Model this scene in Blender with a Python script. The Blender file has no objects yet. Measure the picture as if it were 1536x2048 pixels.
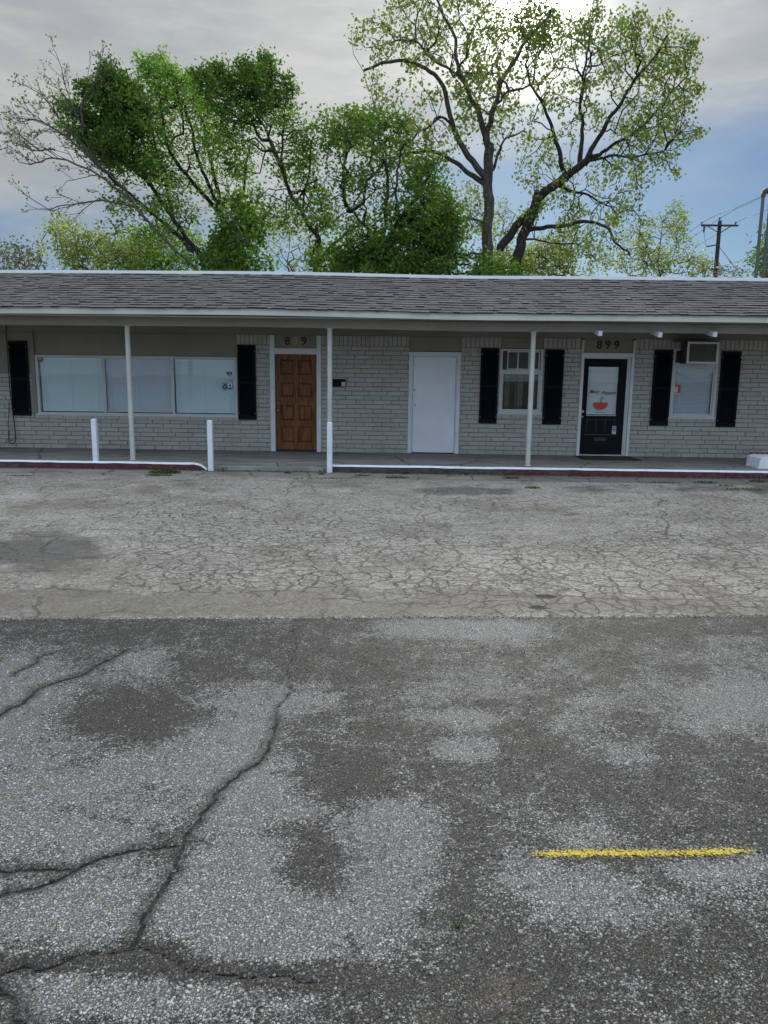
import bpy, bmesh, math, random
import numpy as np
from mathutils import Vector, noise as mnoise
random.seed(7); rng = np.random.default_rng(7)
C = bpy.context.scene.collection
R = math.radians
# ------------------------------------------------------------------ camera geometry (pixels of the 1536x2048 photo)
FPX = 1540.0
CAM = Vector((0, 0, 1.72))
PITCH, YAW, ROLL = R(10.0), R(1.07), R(0.73)
f0 = Vector((-math.sin(YAW), math.cos(YAW), 0))
r0 = Vector((math.cos(YAW), math.sin(YAW), 0))
FW = (f0 * math.cos(PITCH) + Vector((0, 0, -1)) * math.sin(PITCH)).normalized()
u0 = r0.cross(FW)
RT = r0 * math.cos(ROLL) + u0 * math.sin(ROLL)
UP = u0 * math.cos(ROLL) - r0 * math.sin(ROLL)

def ray(px, py):
    return FW + RT * ((px - 768) / FPX) - UP * ((py - 1024) / FPX)
def at(px, py, Y):
    d = ray(px, py); return CAM + d * ((Y - CAM.y) / d.y)
def gr(px, py, z=0.0):
    d = ray(px, py); return CAM + d * ((z - CAM.z) / d.z)
def proj_np(P):
    D = P - np.array(CAM)
    w = D @ np.array(FW); w = np.where(w < 1e-3, np.nan, w)
    return 768 + FPX * (D @ np.array(RT)) / w, 1024 - FPX * (D @ np.array(UP)) / w

# ------------------------------------------------------------------ node helpers
def new_mat(name):
    m = bpy.data.materials.new(name); m.use_nodes = True
    nt = m.node_tree; nt.nodes.clear()
    return m, nt
def nd(nt, typ, inp=None, **kw):
    n = nt.nodes.new(typ)
    for k, v in kw.items(): setattr(n, k, v)
    for k, v in (inp or {}).items():
        s = n.inputs[k]
        if isinstance(v, bpy.types.NodeSocket): nt.links.new(v, s)
        else: s.default_value = v
    return n
def math_(nt, op, a, b=None, c=None, clamp=False):
    inp = {0: a}
    if b is not None: inp[1] = b
    if c is not None: inp[2] = c
    return nd(nt, 'ShaderNodeMath', inp, operation=op, use_clamp=clamp).outputs[0]
def mixc(nt, fac, a, b, blend='MIX'):
    n = nt.nodes.new('ShaderNodeMix'); n.data_type = 'RGBA'; n.blend_type = blend; n.clamp_factor = True
    for k, v in ((0, fac), (6, a), (7, b)):
        if isinstance(v, bpy.types.NodeSocket): nt.links.new(v, n.inputs[k])
        else: n.inputs[k].default_value = v if k == 0 else (tuple(v) + (1,))[:4]
    return n.outputs[2]
def sstep(nt, v, lo, hi, a=0.0, b=1.0):
    n = nd(nt, 'ShaderNodeMapRange', {0: v, 1: lo, 2: hi, 3: a, 4: b}, interpolation_type='SMOOTHSTEP')
    return n.outputs[0]
def noise_(nt, vec, scale, detail=3, rough=.55, dim='3D', out=0):
    n = nd(nt, 'ShaderNodeTexNoise', {'Scale': scale, 'Detail': detail, 'Roughness': rough}, noise_dimensions=dim)
    nt.links.new(vec, n.inputs['Vector']); return n.outputs[out]
def scalev(nt, vec, s):
    n = nd(nt, 'ShaderNodeVectorMath', operation='MULTIPLY'); nt.links.new(vec, n.inputs[0]); n.inputs[1].default_value = s
    return n.outputs[0]
def attr(nt, name):
    return nd(nt, 'ShaderNodeAttribute', attribute_name=name, attribute_type='GEOMETRY').outputs['Fac']
def finish(nt, col, rough=.6, bump=None, bstr=.3, bdist=.01, metal=0.0, spec=.5):
    p = nd(nt, 'ShaderNodeBsdfPrincipled')
    for k, v in (('Base Color', col), ('Roughness', rough), ('Metallic', metal), ('Specular IOR Level', spec)):
        if isinstance(v, bpy.types.NodeSocket): nt.links.new(v, p.inputs[k])
        else: p.inputs[k].default_value = (tuple(v) + (1,))[:4] if k == 'Base Color' else v
    if bump is not None:
        b = nd(nt, 'ShaderNodeBump', {'Strength': bstr, 'Distance': bdist, 'Height': bump})
        nt.links.new(b.outputs[0], p.inputs['Normal'])
    o = nd(nt, 'ShaderNodeOutputMaterial'); nt.links.new(p.outputs[0], o.inputs[0])
    return p
def pos(nt): return nd(nt, 'ShaderNodeNewGeometry').outputs['Position']
def island(nt): return nd(nt, 'ShaderNodeNewGeometry').outputs['Random Per Island']

def paint(name, col, rough=.55, var=.12, dirt=.25, dirtcol=(.12, .10, .08), scale=2.0, bump=.15, bscale=60, metal=0, streak=False, spec=.5):
    m, nt = new_mat(name); P = pos(nt)
    n1 = noise_(nt, P, scale, 5, .6)
    a = tuple(c * (1 - var) for c in col); b = tuple(min(1, c * (1 + var)) for c in col)
    c = mixc(nt, sstep(nt, n1, .3, .7), a, b)
    Pv = scalev(nt, P, (3, 3, .5)) if streak else P
    n2 = noise_(nt, Pv, scale * 2.3, 6, .7)
    c = mixc(nt, math_(nt, 'MULTIPLY', sstep(nt, n2, .55, .8), dirt), c, dirtcol)
    n3 = noise_(nt, P, bscale, 3, .6)
    finish(nt, c, rough, n3, bump, .004, metal, spec)
    return m

M = {}
M['white'] = paint('white_paint', (.66, .67, .68), .5, .06, .30, (.30, .28, .24), 2.5, .2, streak=True)
M['bollard'] = paint('bollard_white', (.70, .72, .76), .5, .06, .55, (.26, .22, .17), 5, .2, streak=True)
M['trim'] = paint('trim_grey_white', (.56, .56, .55), .5, .06, .3, (.25, .22, .18), 2, .2, streak=True)
M['fascia'] = paint('fascia_paint', (.53, .51, .45), .5, .07, .35, (.22, .19, .15), 1.3, .25, streak=True)
M['panel'] = paint('greige_board', (.240, .218, .172), .6, .10, .30, (.11, .10, .08), 1.2, .2, streak=True)
M['beam'] = paint('greige_beam', (.26, .245, .205), .6, .12, .35, (.10, .09, .07), .8, .2, streak=True)
M['post'] = paint('post_paint', (.47, .46, .42), .5, .08, .5, (.22, .17, .12), 3, .2)
M['shutter'] = paint('shutter_black', (.006, .0065, .009), .65, .25, .25, (.012, .012, .012), 6, .1, spec=.12)
M['blackdoor'] = paint('black_door_paint', (.007, .007, .009), .6, .2, .3, (.014, .013, .013), 3, .1, spec=.15)
M['whitedoor'] = paint('white_door_paint', (.74, .76, .80), .5, .05, .25, (.45, .43, .40), 1.8, .12)
M['coping'] = paint('white_metal', (.80, .82, .82), .35, .04, .2, (.40, .38, .33), 2, .1)
M['metal'] = paint('steel', (.55, .54, .50), .3, .1, .2, (.2, .17, .13), 20, .1, metal=1)
M['brass'] = paint('aged_brass', (.30, .22, .11), .45, .2, .4, (.08, .06, .04), 20, .1, metal=.7)
M['number_dark'] = paint('dark_numeral', (.035, .028, .020), .45, .2, .3, (.08, .06, .04), 30, .1, metal=.3)
M['number_gold'] = paint('brass_numeral', (.50, .36, .17), .5, .1, .1, (.30, .2, .1), 30, .1, metal=.0)
M['aluminium'] = paint('window_metal', (.52, .53, .53), .4, .08, .3, (.18, .17, .15), 5, .1)
M['acgrille'] = paint('ac_grille', (.15, .145, .13), .6, .15, .3, (.09, .085, .07), 8, .3)
M['accase'] = paint('ac_case', (.035, .036, .036), .5, .15, .4, (.08, .075, .06), 8, .2)
M['acframe'] = paint('ac_front_frame', (.60, .60, .58), .5, .06, .3, (.3, .27, .2), 6, .1)
M['cable'] = paint('black_cable', (.012, .011, .011), .5, .1, .1, (.03, .03, .03), 6, .1)
M['sticker_blue'] = paint('sticker_blue', (.010, .030, .065), .4, .1, .1, (.05, .06, .09), 30, 0)
M['sticker_pale'] = paint('sticker_pale', (.42, .47, .50), .4, .06, .1, (.3, .3, .3), 30, 0)
M['sticker_red'] = paint('sticker_red', (.28, .045, .05), .4, .1, .1, (.2, .05, .05), 30, 0)
M['poster_red'] = paint('poster_red', (.42, .030, .020), .4, .08, .1, (.3, .05, .03), 20, 0)
M['umbrella_red'] = paint('umbrella_red', (.56, .055, .018), .4, .05, .0, (.3, .05, .03), 20, 0)
M['letter_red'] = paint('letter_red', (.30, .022, .016), .4, .05, .0, (.3, .05, .03), 20, 0)
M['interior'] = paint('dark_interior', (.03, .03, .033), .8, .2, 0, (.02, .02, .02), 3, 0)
M['blind'] = paint('blind_slats', (.74, .86, .88), .5, .03, .05, (.4, .42, .42), 2, 0)
M['blind_grey'] = paint('blind_slats_grey', (.66, .70, .77), .5, .03, .05, (.4, .4, .4), 2, 0)
M['blind_white'] = paint('blind_slats_white', (.80, .84, .84), .5, .03, .05, (.4, .42, .42), 2, 0)
M['curtain'] = paint('curtain', (.20, .155, .145), .8, .2, .2, (.2, .17, .16), 5, .2)
M['roofflat'] = paint('flat_roof', (.30, .30, .29), .8, .1, .3, (.15, .14, .13), 1, .2)
M['pole'] = paint('creosote_pole', (.030, .022, .018), .8, .25, .4, (.06, .05, .04), 3, .3, streak=True)
M['pipe'] = paint('galvanised_pipe', (.085, .085, .10), .45, .15, .4, (.07, .06, .06), 5, .1, metal=.3)
M['wire'] = paint('overhead_wire', (.03, .03, .034), .5, .1, 0, (.03, .03, .03), 5, 0)
M['mat'] = paint('doormat_coir', (.040, .024, .014), .95, .4, .5, (.07, .045, .03), 18, .8, 140)
M['rubber'] = paint('mat_rubber', (.012, .012, .013), .7, .2, .2, (.04, .035, .03), 10, .3)
M['kerbwhite'] = paint('kerb_white_paint', (.72, .73, .75), .6, .07, .55, (.22, .19, .16), 7, .4)
M['bark'] = None

def mk_wood():
    m, nt = new_mat('varnished_wood'); P = pos(nt)
    g = noise_(nt, scalev(nt, P, (22, 22, 1.6)), 2.0, 6, .65)
    b = noise_(nt, P, 2.2, 3)
    c = mixc(nt, sstep(nt, g, .38, .64), (.072, .025, .006), (.265, .105, .029))
    c = mixc(nt, sstep(nt, b, .35, .7, 0, .5), c, (.13, .046, .011))
    finish(nt, c, .45, g, .15, .003, spec=.3)
    return m
M['wood'] = mk_wood()

def mk_brick():
    m, nt = new_mat('painted_brick'); P = pos(nt); I = island(nt)
    c = mixc(nt, I, (.395, .378, .335), (.455, .438, .390))
    st = noise_(nt, P, 1.1, 5, .65)
    c = mixc(nt, sstep(nt, st, .5, .78, 0, .40), c, (.22, .20, .165))
    z = nd(nt, 'ShaderNodeSeparateXYZ', {0: P}).outputs[2]
    low = math_(nt, 'MULTIPLY', sstep(nt, z, .55, .12), sstep(nt, noise_(nt, P, 3.5, 6, .7), .35, .75))
    c = mixc(nt, math_(nt, 'MULTIPLY', low, .45), c, (.15, .135, .115))
    sp = noise_(nt, P, 38, 4, .7)
    c = mixc(nt, sstep(nt, sp, .64, .78, 0, .5), c, (.14, .125, .10))
    h = noise_(nt, scalev(nt, P, (1, 1, 2.2)), 17, 6, .68)
    finish(nt, c, .62, h, .75, .016)
    return m
M['brick'] = mk_brick()
M['mortar'] = paint('mortar', (.26, .245, .21), .9, .2, .4, (.05, .045, .04), 3, .3)

def mk_shingle():
    m, nt = new_mat('asphalt_shingle'); P = pos(nt); I = island(nt)
    c = mixc(nt, I, (.092, .079, .073), (.134, .117, .108))
    g = noise_(nt, P, 90, 2, .8)
    c = mixc(nt, sstep(nt, g, .35, .7), c, (.165, .15, .15), 'MIX')
    big = noise_(nt, P, .9, 4, .6)
    c = mixc(nt, sstep(nt, big, .35, .7, .0, .35), c, (.062, .054, .055))
    finish(nt, c, .9, g, .5, .003, spec=.25)
    return m
M['shingle'] = mk_shingle()
M['shingle_edge_shade'] = paint('shingle_edge_shade', (.046, .040, .038), .95, .2, .2, (.04, .035, .035), 20, .2)  # dark asphalt mat edge, doubling as a painted shadow line between rows

def mk_bark(name, a, b):
    m, nt = new_mat(name); P = pos(nt)
    g = noise_(nt, scalev(nt, P, (5, 5, 1.0)), 3.2, 6, .7)
    c = mixc(nt, sstep(nt, g, .35, .7), a, b)
    finish(nt, c, .9, g, 1.0, .05, spec=.2)
    return m
M['bark'] = mk_bark('bark_dark', (.022, .018, .015), (.075, .062, .052))
M['bark_grey'] = mk_bark('bark_grey', (.045, .038, .033), (.125, .108, .094))
M['twig_pale'] = mk_bark('twig_pale', (.07, .055, .05), (.15, .125, .11))

def mk_leaf(name, a, b, trans, tw=.45):
    m, nt = new_mat(name); I = island(nt); P = pos(nt)
    n = noise_(nt, P, 1.7, 4)
    f = math_(nt, 'ADD', math_(nt, 'MULTIPLY', I, .5), math_(nt, 'MULTIPLY', sstep(nt, n, .35, .65), .5))
    c = mixc(nt, f, a, b)
    d = nd(nt, 'ShaderNodeBsdfPrincipled', {'Base Color': c, 'Roughness': .55, 'Specular IOR Level': .25})
    t = nd(nt, 'ShaderNodeBsdfTranslucent', {'Color': mixc(nt, f, tuple(x * trans for x in a), tuple(x * trans for x in b))})
    mx = nd(nt, 'ShaderNodeMixShader', {0: tw, 1: d.outputs[0], 2: t.outputs[0]})
    o = nd(nt, 'ShaderNodeOutputMaterial'); nt.links.new(mx.outputs[0], o.inputs[0])
    return m
M['leaf_dense'] = mk_leaf('leaf_deep_green', (.008, .024, .003), (.055, .098, .010), 5.0)
M['leaf_mid'] = mk_leaf('leaf_mid_green', (.022, .056, .006), (.095, .170, .018), 3.6)
M['leaf_cotton'] = mk_leaf('leaf_olive', (.044, .068, .009), (.122, .158, .026), 2.8)
M['leaf_pale'] = mk_leaf('leaf_pale', (.095, .130, .022), (.215, .255, .050), 2.2)
M['leaf_bud'] = mk_leaf('leaf_bud', (.100, .110, .045), (.170, .180, .080), 1.5)
M['grass'] = mk_leaf('grass_blade', (.030, .055, .010), (.085, .115, .026), 1.5, .3)
M['grass_dry'] = mk_leaf('grass_dry', (.12, .10, .03), (.20, .15, .05), 1.3, .3)
M['litter'] = mk_leaf('leaf_litter', (.045, .026, .014), (.13, .075, .04), 1.0, .1)

def mk_glass(name, tint=(1, 1, 1)):
    m, nt = new_mat(name)
    t = nd(nt, 'ShaderNodeBsdfTransparent', {'Color': tuple(tint) + (1,)})
    w = noise_(nt, pos(nt), 1.4, 1)
    b = nd(nt, 'ShaderNodeBump', {'Strength': .08, 'Distance': .02, 'Height': w})
    g = nd(nt, 'ShaderNodeBsdfGlossy', {'Roughness': .015, 'Color': (1, 1, 1, 1)}); nt.links.new(b.outputs[0], g.inputs['Normal'])
    fr = nd(nt, 'ShaderNodeFresnel', {'IOR': 1.5})
    mx = nd(nt, 'ShaderNodeMixShader', {1: t.outputs[0], 2: g.outputs[0]}); nt.links.new(math_(nt, 'MULTIPLY', fr.outputs[0], .65, clamp=True), mx.inputs[0])
    o = nd(nt, 'ShaderNodeOutputMaterial'); nt.links.new(mx.outputs[0], o.inputs[0])
    return m
M['glass'] = mk_glass('window_glass', (.97, .985, .985))

# ------------------------------------------------------------------ mesh builder
class MB:
    def __init__(s): s.v = []; s.f = []; s.m = []
    def add(s, vs, fs, mi=0):
        o = len(s.v); s.v += [tuple(v) for v in vs]
        for f in fs: s.f.append(tuple(i + o for i in f)); s.m.append(mi)
        return s
    def box(s, x0, x1, y0, y1, z0, z1, mi=0):
        if x1 < x0: x0, x1 = x1, x0
        return s.add([(x0, y0, z0), (x1, y0, z0), (x1, y1, z0), (x0, y1, z0), (x0, y0, z1), (x1, y0, z1), (x1, y1, z1), (x0, y1, z1)],
                     [(0, 3, 2, 1), (4, 5, 6, 7), (0, 1, 5, 4), (1, 2, 6, 5), (2, 3, 7, 6), (3, 0, 4, 7)], mi)
    def beam(s, a, b, w, h, mi=0):       # box along a->b, w sideways, h upwards
        a, b = Vector(a), Vector(b); d = (b - a).normalized()
        sd = d.cross(Vector((0, 0, 1))); sd = sd.normalized() if sd.length > 1e-5 else Vector((1, 0, 0)); u = sd.cross(d)
        vs = [p + sd * (i * w / 2) + u * (j * h / 2) for p in (a, b) for i, j in ((-1, -1), (1, -1), (1, 1), (-1, 1))]
        return s.add(vs, [(0, 1, 2, 3), (7, 6, 5, 4), (0, 4, 5, 1), (1, 5, 6, 2), (2, 6, 7, 3), (3, 7, 4, 0)], mi)
    def tube(s, pts, rad, n=8, mi=0, cap=True):
        pts = [Vector(p) for p in pts]
        if not hasattr(rad, '__len__'): rad = [rad] * len(pts)
        o = len(s.v); prev = None
        for i, p in enumerate(pts):
            d = (pts[min(i + 1, len(pts) - 1)] - pts[max(i - 1, 0)])
            d = d.normalized() if d.length > 1e-9 else Vector((0, 0, 1))
            a = (prev - d * prev.dot(d)) if prev is not None else d.orthogonal()
            if a.length < 1e-6: a = d.orthogonal()
            a.normalize(); prev = a; b = d.cross(a)
            for k in range(n):
                t = 2 * math.pi * k / n
                s.v.append(tuple(p + (a * math.cos(t) + b * math.sin(t)) * rad[i]))
        for i in range(len(pts) - 1):
            for k in range(n):
                s.f.append((o + i * n + k, o + i * n + (k + 1) % n, o + (i + 1) * n + (k + 1) % n, o + (i + 1) * n + k)); s.m.append(mi)
        if cap:
            s.f.append(tuple(o + k for k in reversed(range(n)))); s.m.append(mi)
            e = o + (len(pts) - 1) * n
            s.f.append(tuple(e + k for k in range(n))); s.m.append(mi)
        return s
    def lathe(s, c, ax, prof, n=16, mi=0):   # prof: (offset along ax, radius)
        c, ax = Vector(c), Vector(ax).normalized()
        return s.tube_prof(c, ax, prof, n, mi)
    def tube_prof(s, c, ax, prof, n, mi):
        a = ax.orthogonal().normalized(); b = ax.cross(a); o = len(s.v)
        for t, r in prof:
            for k in range(n):
                q = 2 * math.pi * k / n
                s.v.append(tuple(c + ax * t + (a * math.cos(q) + b * math.sin(q)) * r))
        for i in range(len(prof) - 1):
            for k in range(n):
                s.f.append((o + i * n + k, o + i * n + (k + 1) % n, o + (i + 1) * n + (k + 1) % n, o + (i + 1) * n + k)); s.m.append(mi)
        s.f.append(tuple(o + k for k in reversed(range(n)))); s.m.append(mi)
        e = o + (len(prof) - 1) * n; s.f.append(tuple(e + k for k in range(n))); s.m.append(mi)
        return s
    def prism(s, poly, y0, y1, mi=0):        # polygon in XZ extruded along Y
        n = len(poly)
        vs = [(x, y0, z) for x, z in poly] + [(x, y1, z) for x, z in poly]
        fs = [tuple(range(n)), tuple(reversed(range(n, 2 * n)))] + [(i, n + i, n + (i + 1) % n, (i + 1) % n) for i in range(n)]
        return s.add(vs, fs, mi)
    def build(s, name, mats, parent=None, bevel=0, smooth=False):
        me = bpy.data.meshes.new(name); me.from_pydata(s.v, [], s.f)
        for m in (mats if isinstance(mats, (list, tuple)) else [mats]): me.materials.append(m)
        me.polygons.foreach_set('material_index', s.m)
        bm = bmesh.new(); bm.from_mesh(me); bmesh.ops.recalc_face_normals(bm, faces=bm.faces); bm.to_mesh(me); bm.free()
        if smooth: me.polygons.foreach_set('use_smooth', [True] * len(me.polygons))
        o = bpy.data.objects.new(name, me); C.objects.link(o)
        if parent is not None:
            o.parent = parent
            o.matrix_parent_inverse = world_inv(parent)
        if bevel:
            b = o.modifiers.new('bevel', 'BEVEL'); b.width = bevel; b.segments = 2; b.limit_method = 'ANGLE'
        return o
def world_inv(p):
    from mathutils import Matrix
    m = Matrix.Identity(4); q = p
    chain = []
    while q is not None: chain.append(q); q = q.parent
    for q in reversed(chain): m = m @ q.matrix_parent_inverse @ Matrix.LocRotScale(q.location, q.rotation_euler, q.scale)
    return m.inverted()
def tag(o, label=None, cat=None, group=None, kind=None):
    if label: o['label'] = label
    if cat: o['category'] = cat
    if group: o['group'] = group
    if kind: o['kind'] = kind
    return o
def empty(name, loc, label, cat, group=None):
    o = bpy.data.objects.new(name, None); C.objects.link(o); o.location = loc; o.empty_display_size = .2
    return tag(o, label, cat, group)
def structure(o): o['kind'] = 'structure'; return o
def text_mesh(txt, size, extrude=.002, shear=0, offset=0, spacing=1.0):
    cu = bpy.data.curves.new('lettering', 'FONT'); cu.body = txt; cu.size = size; cu.extrude = extrude; cu.shear = shear; cu.offset = offset
    cu.space_character = spacing; cu.align_x = 'CENTER'; cu.resolution_u = 4
    o = bpy.data.objects.new('lettering_tmp', cu); C.objects.link(o); bpy.context.view_layer.update()
    me = bpy.data.meshes.new_from_object(o.evaluated_get(bpy.context.evaluated_depsgraph_get()))
    bpy.data.objects.remove(o); bpy.data.curves.remove(cu)
    return me
def text_obj(name, txt, size, loc, mat, parent, **kw):
    me = text_mesh(txt, size, **kw); me.name = name
    for v in me.vertices:
        x, y, z = v.co; v.co = (loc[0] + x, loc[1] - z, loc[2] + y)
    me.materials.clear(); me.materials.append(mat)
    o = bpy.data.objects.new(name, me); C.objects.link(o)
    if parent is not None: o.parent = parent; o.matrix_parent_inverse = world_inv(parent)
    return o

# ------------------------------------------------------------------ key planes
YW = 16.3          # front face of the brick wall
YK = 13.8          # front face of the kerb
YF = 13.85         # front face of the fascia
YP = 14.24         # line of the porch posts
ZP = 0.12          # top of the walkway
ZC = 2.68          # porch ceiling
ZS = 2.54          # top of the brick
XL, XR = -13.0, 13.0
def wx(px, py): return at(px, py, YW).x
def wz(px, py): return at(px, py, YW).z
def xm(px, ya=680, yb=900, xb=None):
    return wx(px, ya)
# ------------------------------------------------------------------ ground sheets
gA, gB = gr(0, 1239), gr(1536, 1233)
jb = (gB.y - gA.y) / (gB.x - gA.x)
def joint(x):
    x = np.asarray(x, float)
    return gA.y + jb * (x - gA.x) + .006 * np.sin(x * 2.3 + 1) + .004 * np.sin(x * 7.1) + .0025 * np.sin(x * 23.0 + 2) + .0015 * np.sin(x * 57.0)
def axis(segs):
    out = []
    for a, b, s in segs:
        n = max(1, int(round((b - a) / s))); out += [a + (b - a) * i / n for i in range(n)]
    out.append(segs[-1][1]); return np.array(out)
def polyline_d(PX, PY, pts):
    d = np.full(PX.shape, 1e9)
    for (x0, y0), (x1, y1) in zip(pts[:-1], pts[1:]):
        vx, vy = x1 - x0, y1 - y0; L = vx * vx + vy * vy + 1e-12
        t = np.clip(((PX - x0) * vx + (PY - y0) * vy) / L, 0, 1)
        d = np.minimum(d, np.hypot(PX - x0 - t * vx, PY - y0 - t * vy))
    return d
def wiggle(pts, amp, n=3):
    pts = [np.array(p, float) for p in pts]
    for _ in range(n):
        out = [pts[0]]
        for a, b in zip(pts[:-1], pts[1:]):
            m = (a + b) / 2; L = np.linalg.norm(b - a); q = np.array([-(b - a)[1], (b - a)[0]]) / (L + 1e-9)
            out += [m + q * rng.normal(0, amp) * L, b]
        pts = out
    return [tuple(p) for p in pts]
def blobs(U, V, lst):
    a = np.zeros(U.shape)
    for cx, cy, rx, ry, w in lst:
        q = ((U - cx) / rx) ** 2 + ((V - cy) / ry) ** 2
        a += w * np.exp(-np.clip(q, 0, 50) ** 1.5)
    return np.nan_to_num(a)
def grid_mesh(name, X, Y, Z, attrs, mat):
    ny, nx = X.shape
    me = bpy.data.meshes.new(name)
    co = np.stack([X, Y, Z], -1).reshape(-1, 3)
    idx = np.arange(nx * ny).reshape(ny, nx)
    q = np.stack([idx[:-1, :-1], idx[:-1, 1:], idx[1:, 1:], idx[1:, :-1]], -1).reshape(-1, 4)
    me.vertices.add(len(co)); me.vertices.foreach_set('co', co.ravel())
    me.loops.add(q.size); me.loops.foreach_set('vertex_index', q.ravel().astype(np.int32))
    me.polygons.add(len(q)); me.polygons.foreach_set('loop_start', np.arange(0, q.size, 4, dtype=np.int32))
    me.update(calc_edges=True)
    me.polygons.foreach_set('use_smooth', np.ones(len(q), dtype=bool))
    for k, v in attrs.items():
        a = me.attributes.new(k, 'FLOAT', 'POINT'); a.data.foreach_set('value', v.ravel().astype(np.float32))
    me.materials.append(mat)
    o = bpy.data.objects.new(name, me); C.objects.link(o); return structure(o)

def mk_road():
    m, nt = new_mat('worn_aggregate_asphalt'); P = pos(nt)
    light, crk, stain = attr(nt, 'light'), attr(nt, 'crack'), attr(nt, 'stain')
    edge = noise_(nt, P, 5.5, 7, .72)
    edge2 = noise_(nt, P, 38, 4, .75)
    edge0 = noise_(nt, P, 1.9, 5, .65)
    edge3 = noise_(nt, scalev(nt, P, (1, 1.0, 1)), 14, 5, .7)
    v = math_(nt, 'ADD', light, math_(nt, 'ADD', math_(nt, 'MULTIPLY_ADD', edge, 2.2, -1.1), math_(nt, 'MULTIPLY_ADD', edge0, 1.1, -.55)))
    v = math_(nt, 'ADD', v, math_(nt, 'MULTIPLY_ADD', edge3, 1.5, -.75))
    v = math_(nt, 'ADD', v, math_(nt, 'MULTIPLY_ADD', edge2, .9, -.45))
    # stones, two sizes
    warp = nd(nt, 'ShaderNodeVectorMath', {0: P, 1: scalev(nt, noise_(nt, P, 60, 2, .5, out=1), (.006, .006, 0))}, operation='ADD').outputs[0]
    v1 = nd(nt, 'ShaderNodeTexVoronoi', {'Scale': 98.0, 'Randomness': 1.0}, voronoi_dimensions='2D'); nt.links.new(warp, v1.inputs['Vector'])
    v2 = nd(nt, 'ShaderNodeTexVoronoi', {'Scale': 195.0, 'Randomness': 1.0}, voronoi_dimensions='2D'); nt.links.new(warp, v2.inputs['Vector'])
    c1 = nd(nt, 'ShaderNodeSeparateColor', {0: v1.outputs['Color']}); c2 = nd(nt, 'ShaderNodeSeparateColor', {0: v2.outputs['Color']})
    big = sstep(nt, c1.outputs[2], .48, .58)               # which cells hold a big stone
    rnd = math_(nt, 'ADD', math_(nt, 'MULTIPLY', c1.outputs[0], big), math_(nt, 'MULTIPLY', c2.outputs[0], math_(nt, 'SUBTRACT', 1.0, big)))
    dist = math_(nt, 'ADD', math_(nt, 'MULTIPLY', v1.outputs['Distance'], big), math_(nt, 'MULTIPLY', v2.outputs['Distance'], math_(nt, 'SUBTRACT', 1.0, big)))
    v = math_(nt, 'ADD', v, math_(nt, 'MULTIPLY_ADD', rnd, .9, -.45))
    lm = sstep(nt, v, .22, .80)
    # dark surrounding of the cracks
    cw = math_(nt, 'ADD', crk, math_(nt, 'MULTIPLY_ADD', edge2, 1.6, -.80))
    band = sstep(nt, cw, 2.4, .5)
    lm = math_(nt, 'MULTIPLY', lm, math_(nt, 'SUBTRACT', 1.0, math_(nt, 'MULTIPLY', band, .70)))
    gap = sstep(nt, dist, .36, .62)
    r2 = math_(nt, 'POWER', rnd, 1.8)
    dark = mixc(nt, r2, (.016, .0150, .0135), (.185, .170, .148))
    lite = mixc(nt, r2, (.150, .143, .131), (.52, .50, .46))
    tint = mixc(nt, sstep(nt, c1.outputs[1], .75, .92, 0, .7), dark, (.13, .085, .055))
    col = mixc(nt, lm, tint, lite)
    gapc = mixc(nt, lm, (.008, .008, .0085), (.036, .034, .031))
    col = mixc(nt, math_(nt, 'MULTIPLY', gap, .85), col, gapc)
    fine = noise_(nt, P, 260, 3, .8)
    col = mixc(nt, sstep(nt, fine, .3, .75, 0, .22), col, mixc(nt, lm, (.035, .033, .030), (.34, .33, .31)))
    mot = noise_(nt, P, 13, 4, .7)
    col = mixc(nt, sstep(nt, mot, .38, .70, .0, .45), col, mixc(nt, lm, (.020, .0185, .0165), (.15, .143, .133)))
    big_n = noise_(nt, P, .7, 3)
    col = mixc(nt, sstep(nt, big_n, .4, .7, 0, .22), col, (.070, .063, .055))
    col = mixc(nt, math_(nt, 'MULTIPLY', stain, .8), col, (.16, .115, .075))
    core = sstep(nt, math_(nt, 'ADD', crk, math_(nt, 'MULTIPLY_ADD', edge2, .9, -.45)), .42, .12)
    core = math_(nt, 'MULTIPLY', core, sstep(nt, noise_(nt, P, 9, 4, .7), .36, .56, .15, .95))
    col = mixc(nt, core, col, (.008, .008, .008))
    h = math_(nt, 'SUBTRACT', math_(nt, 'MULTIPLY', math_(nt, 'SUBTRACT', 1.0, gap), math_(nt, 'MULTIPLY_ADD', rnd, .6, .4)), math_(nt, 'MULTIPLY', core, 3.0))
    finish(nt, col, mixc(nt, rnd, (.62, .62, .62), (.9, .9, .9)), h, 1.0, .016, spec=.35)
    return m
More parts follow.
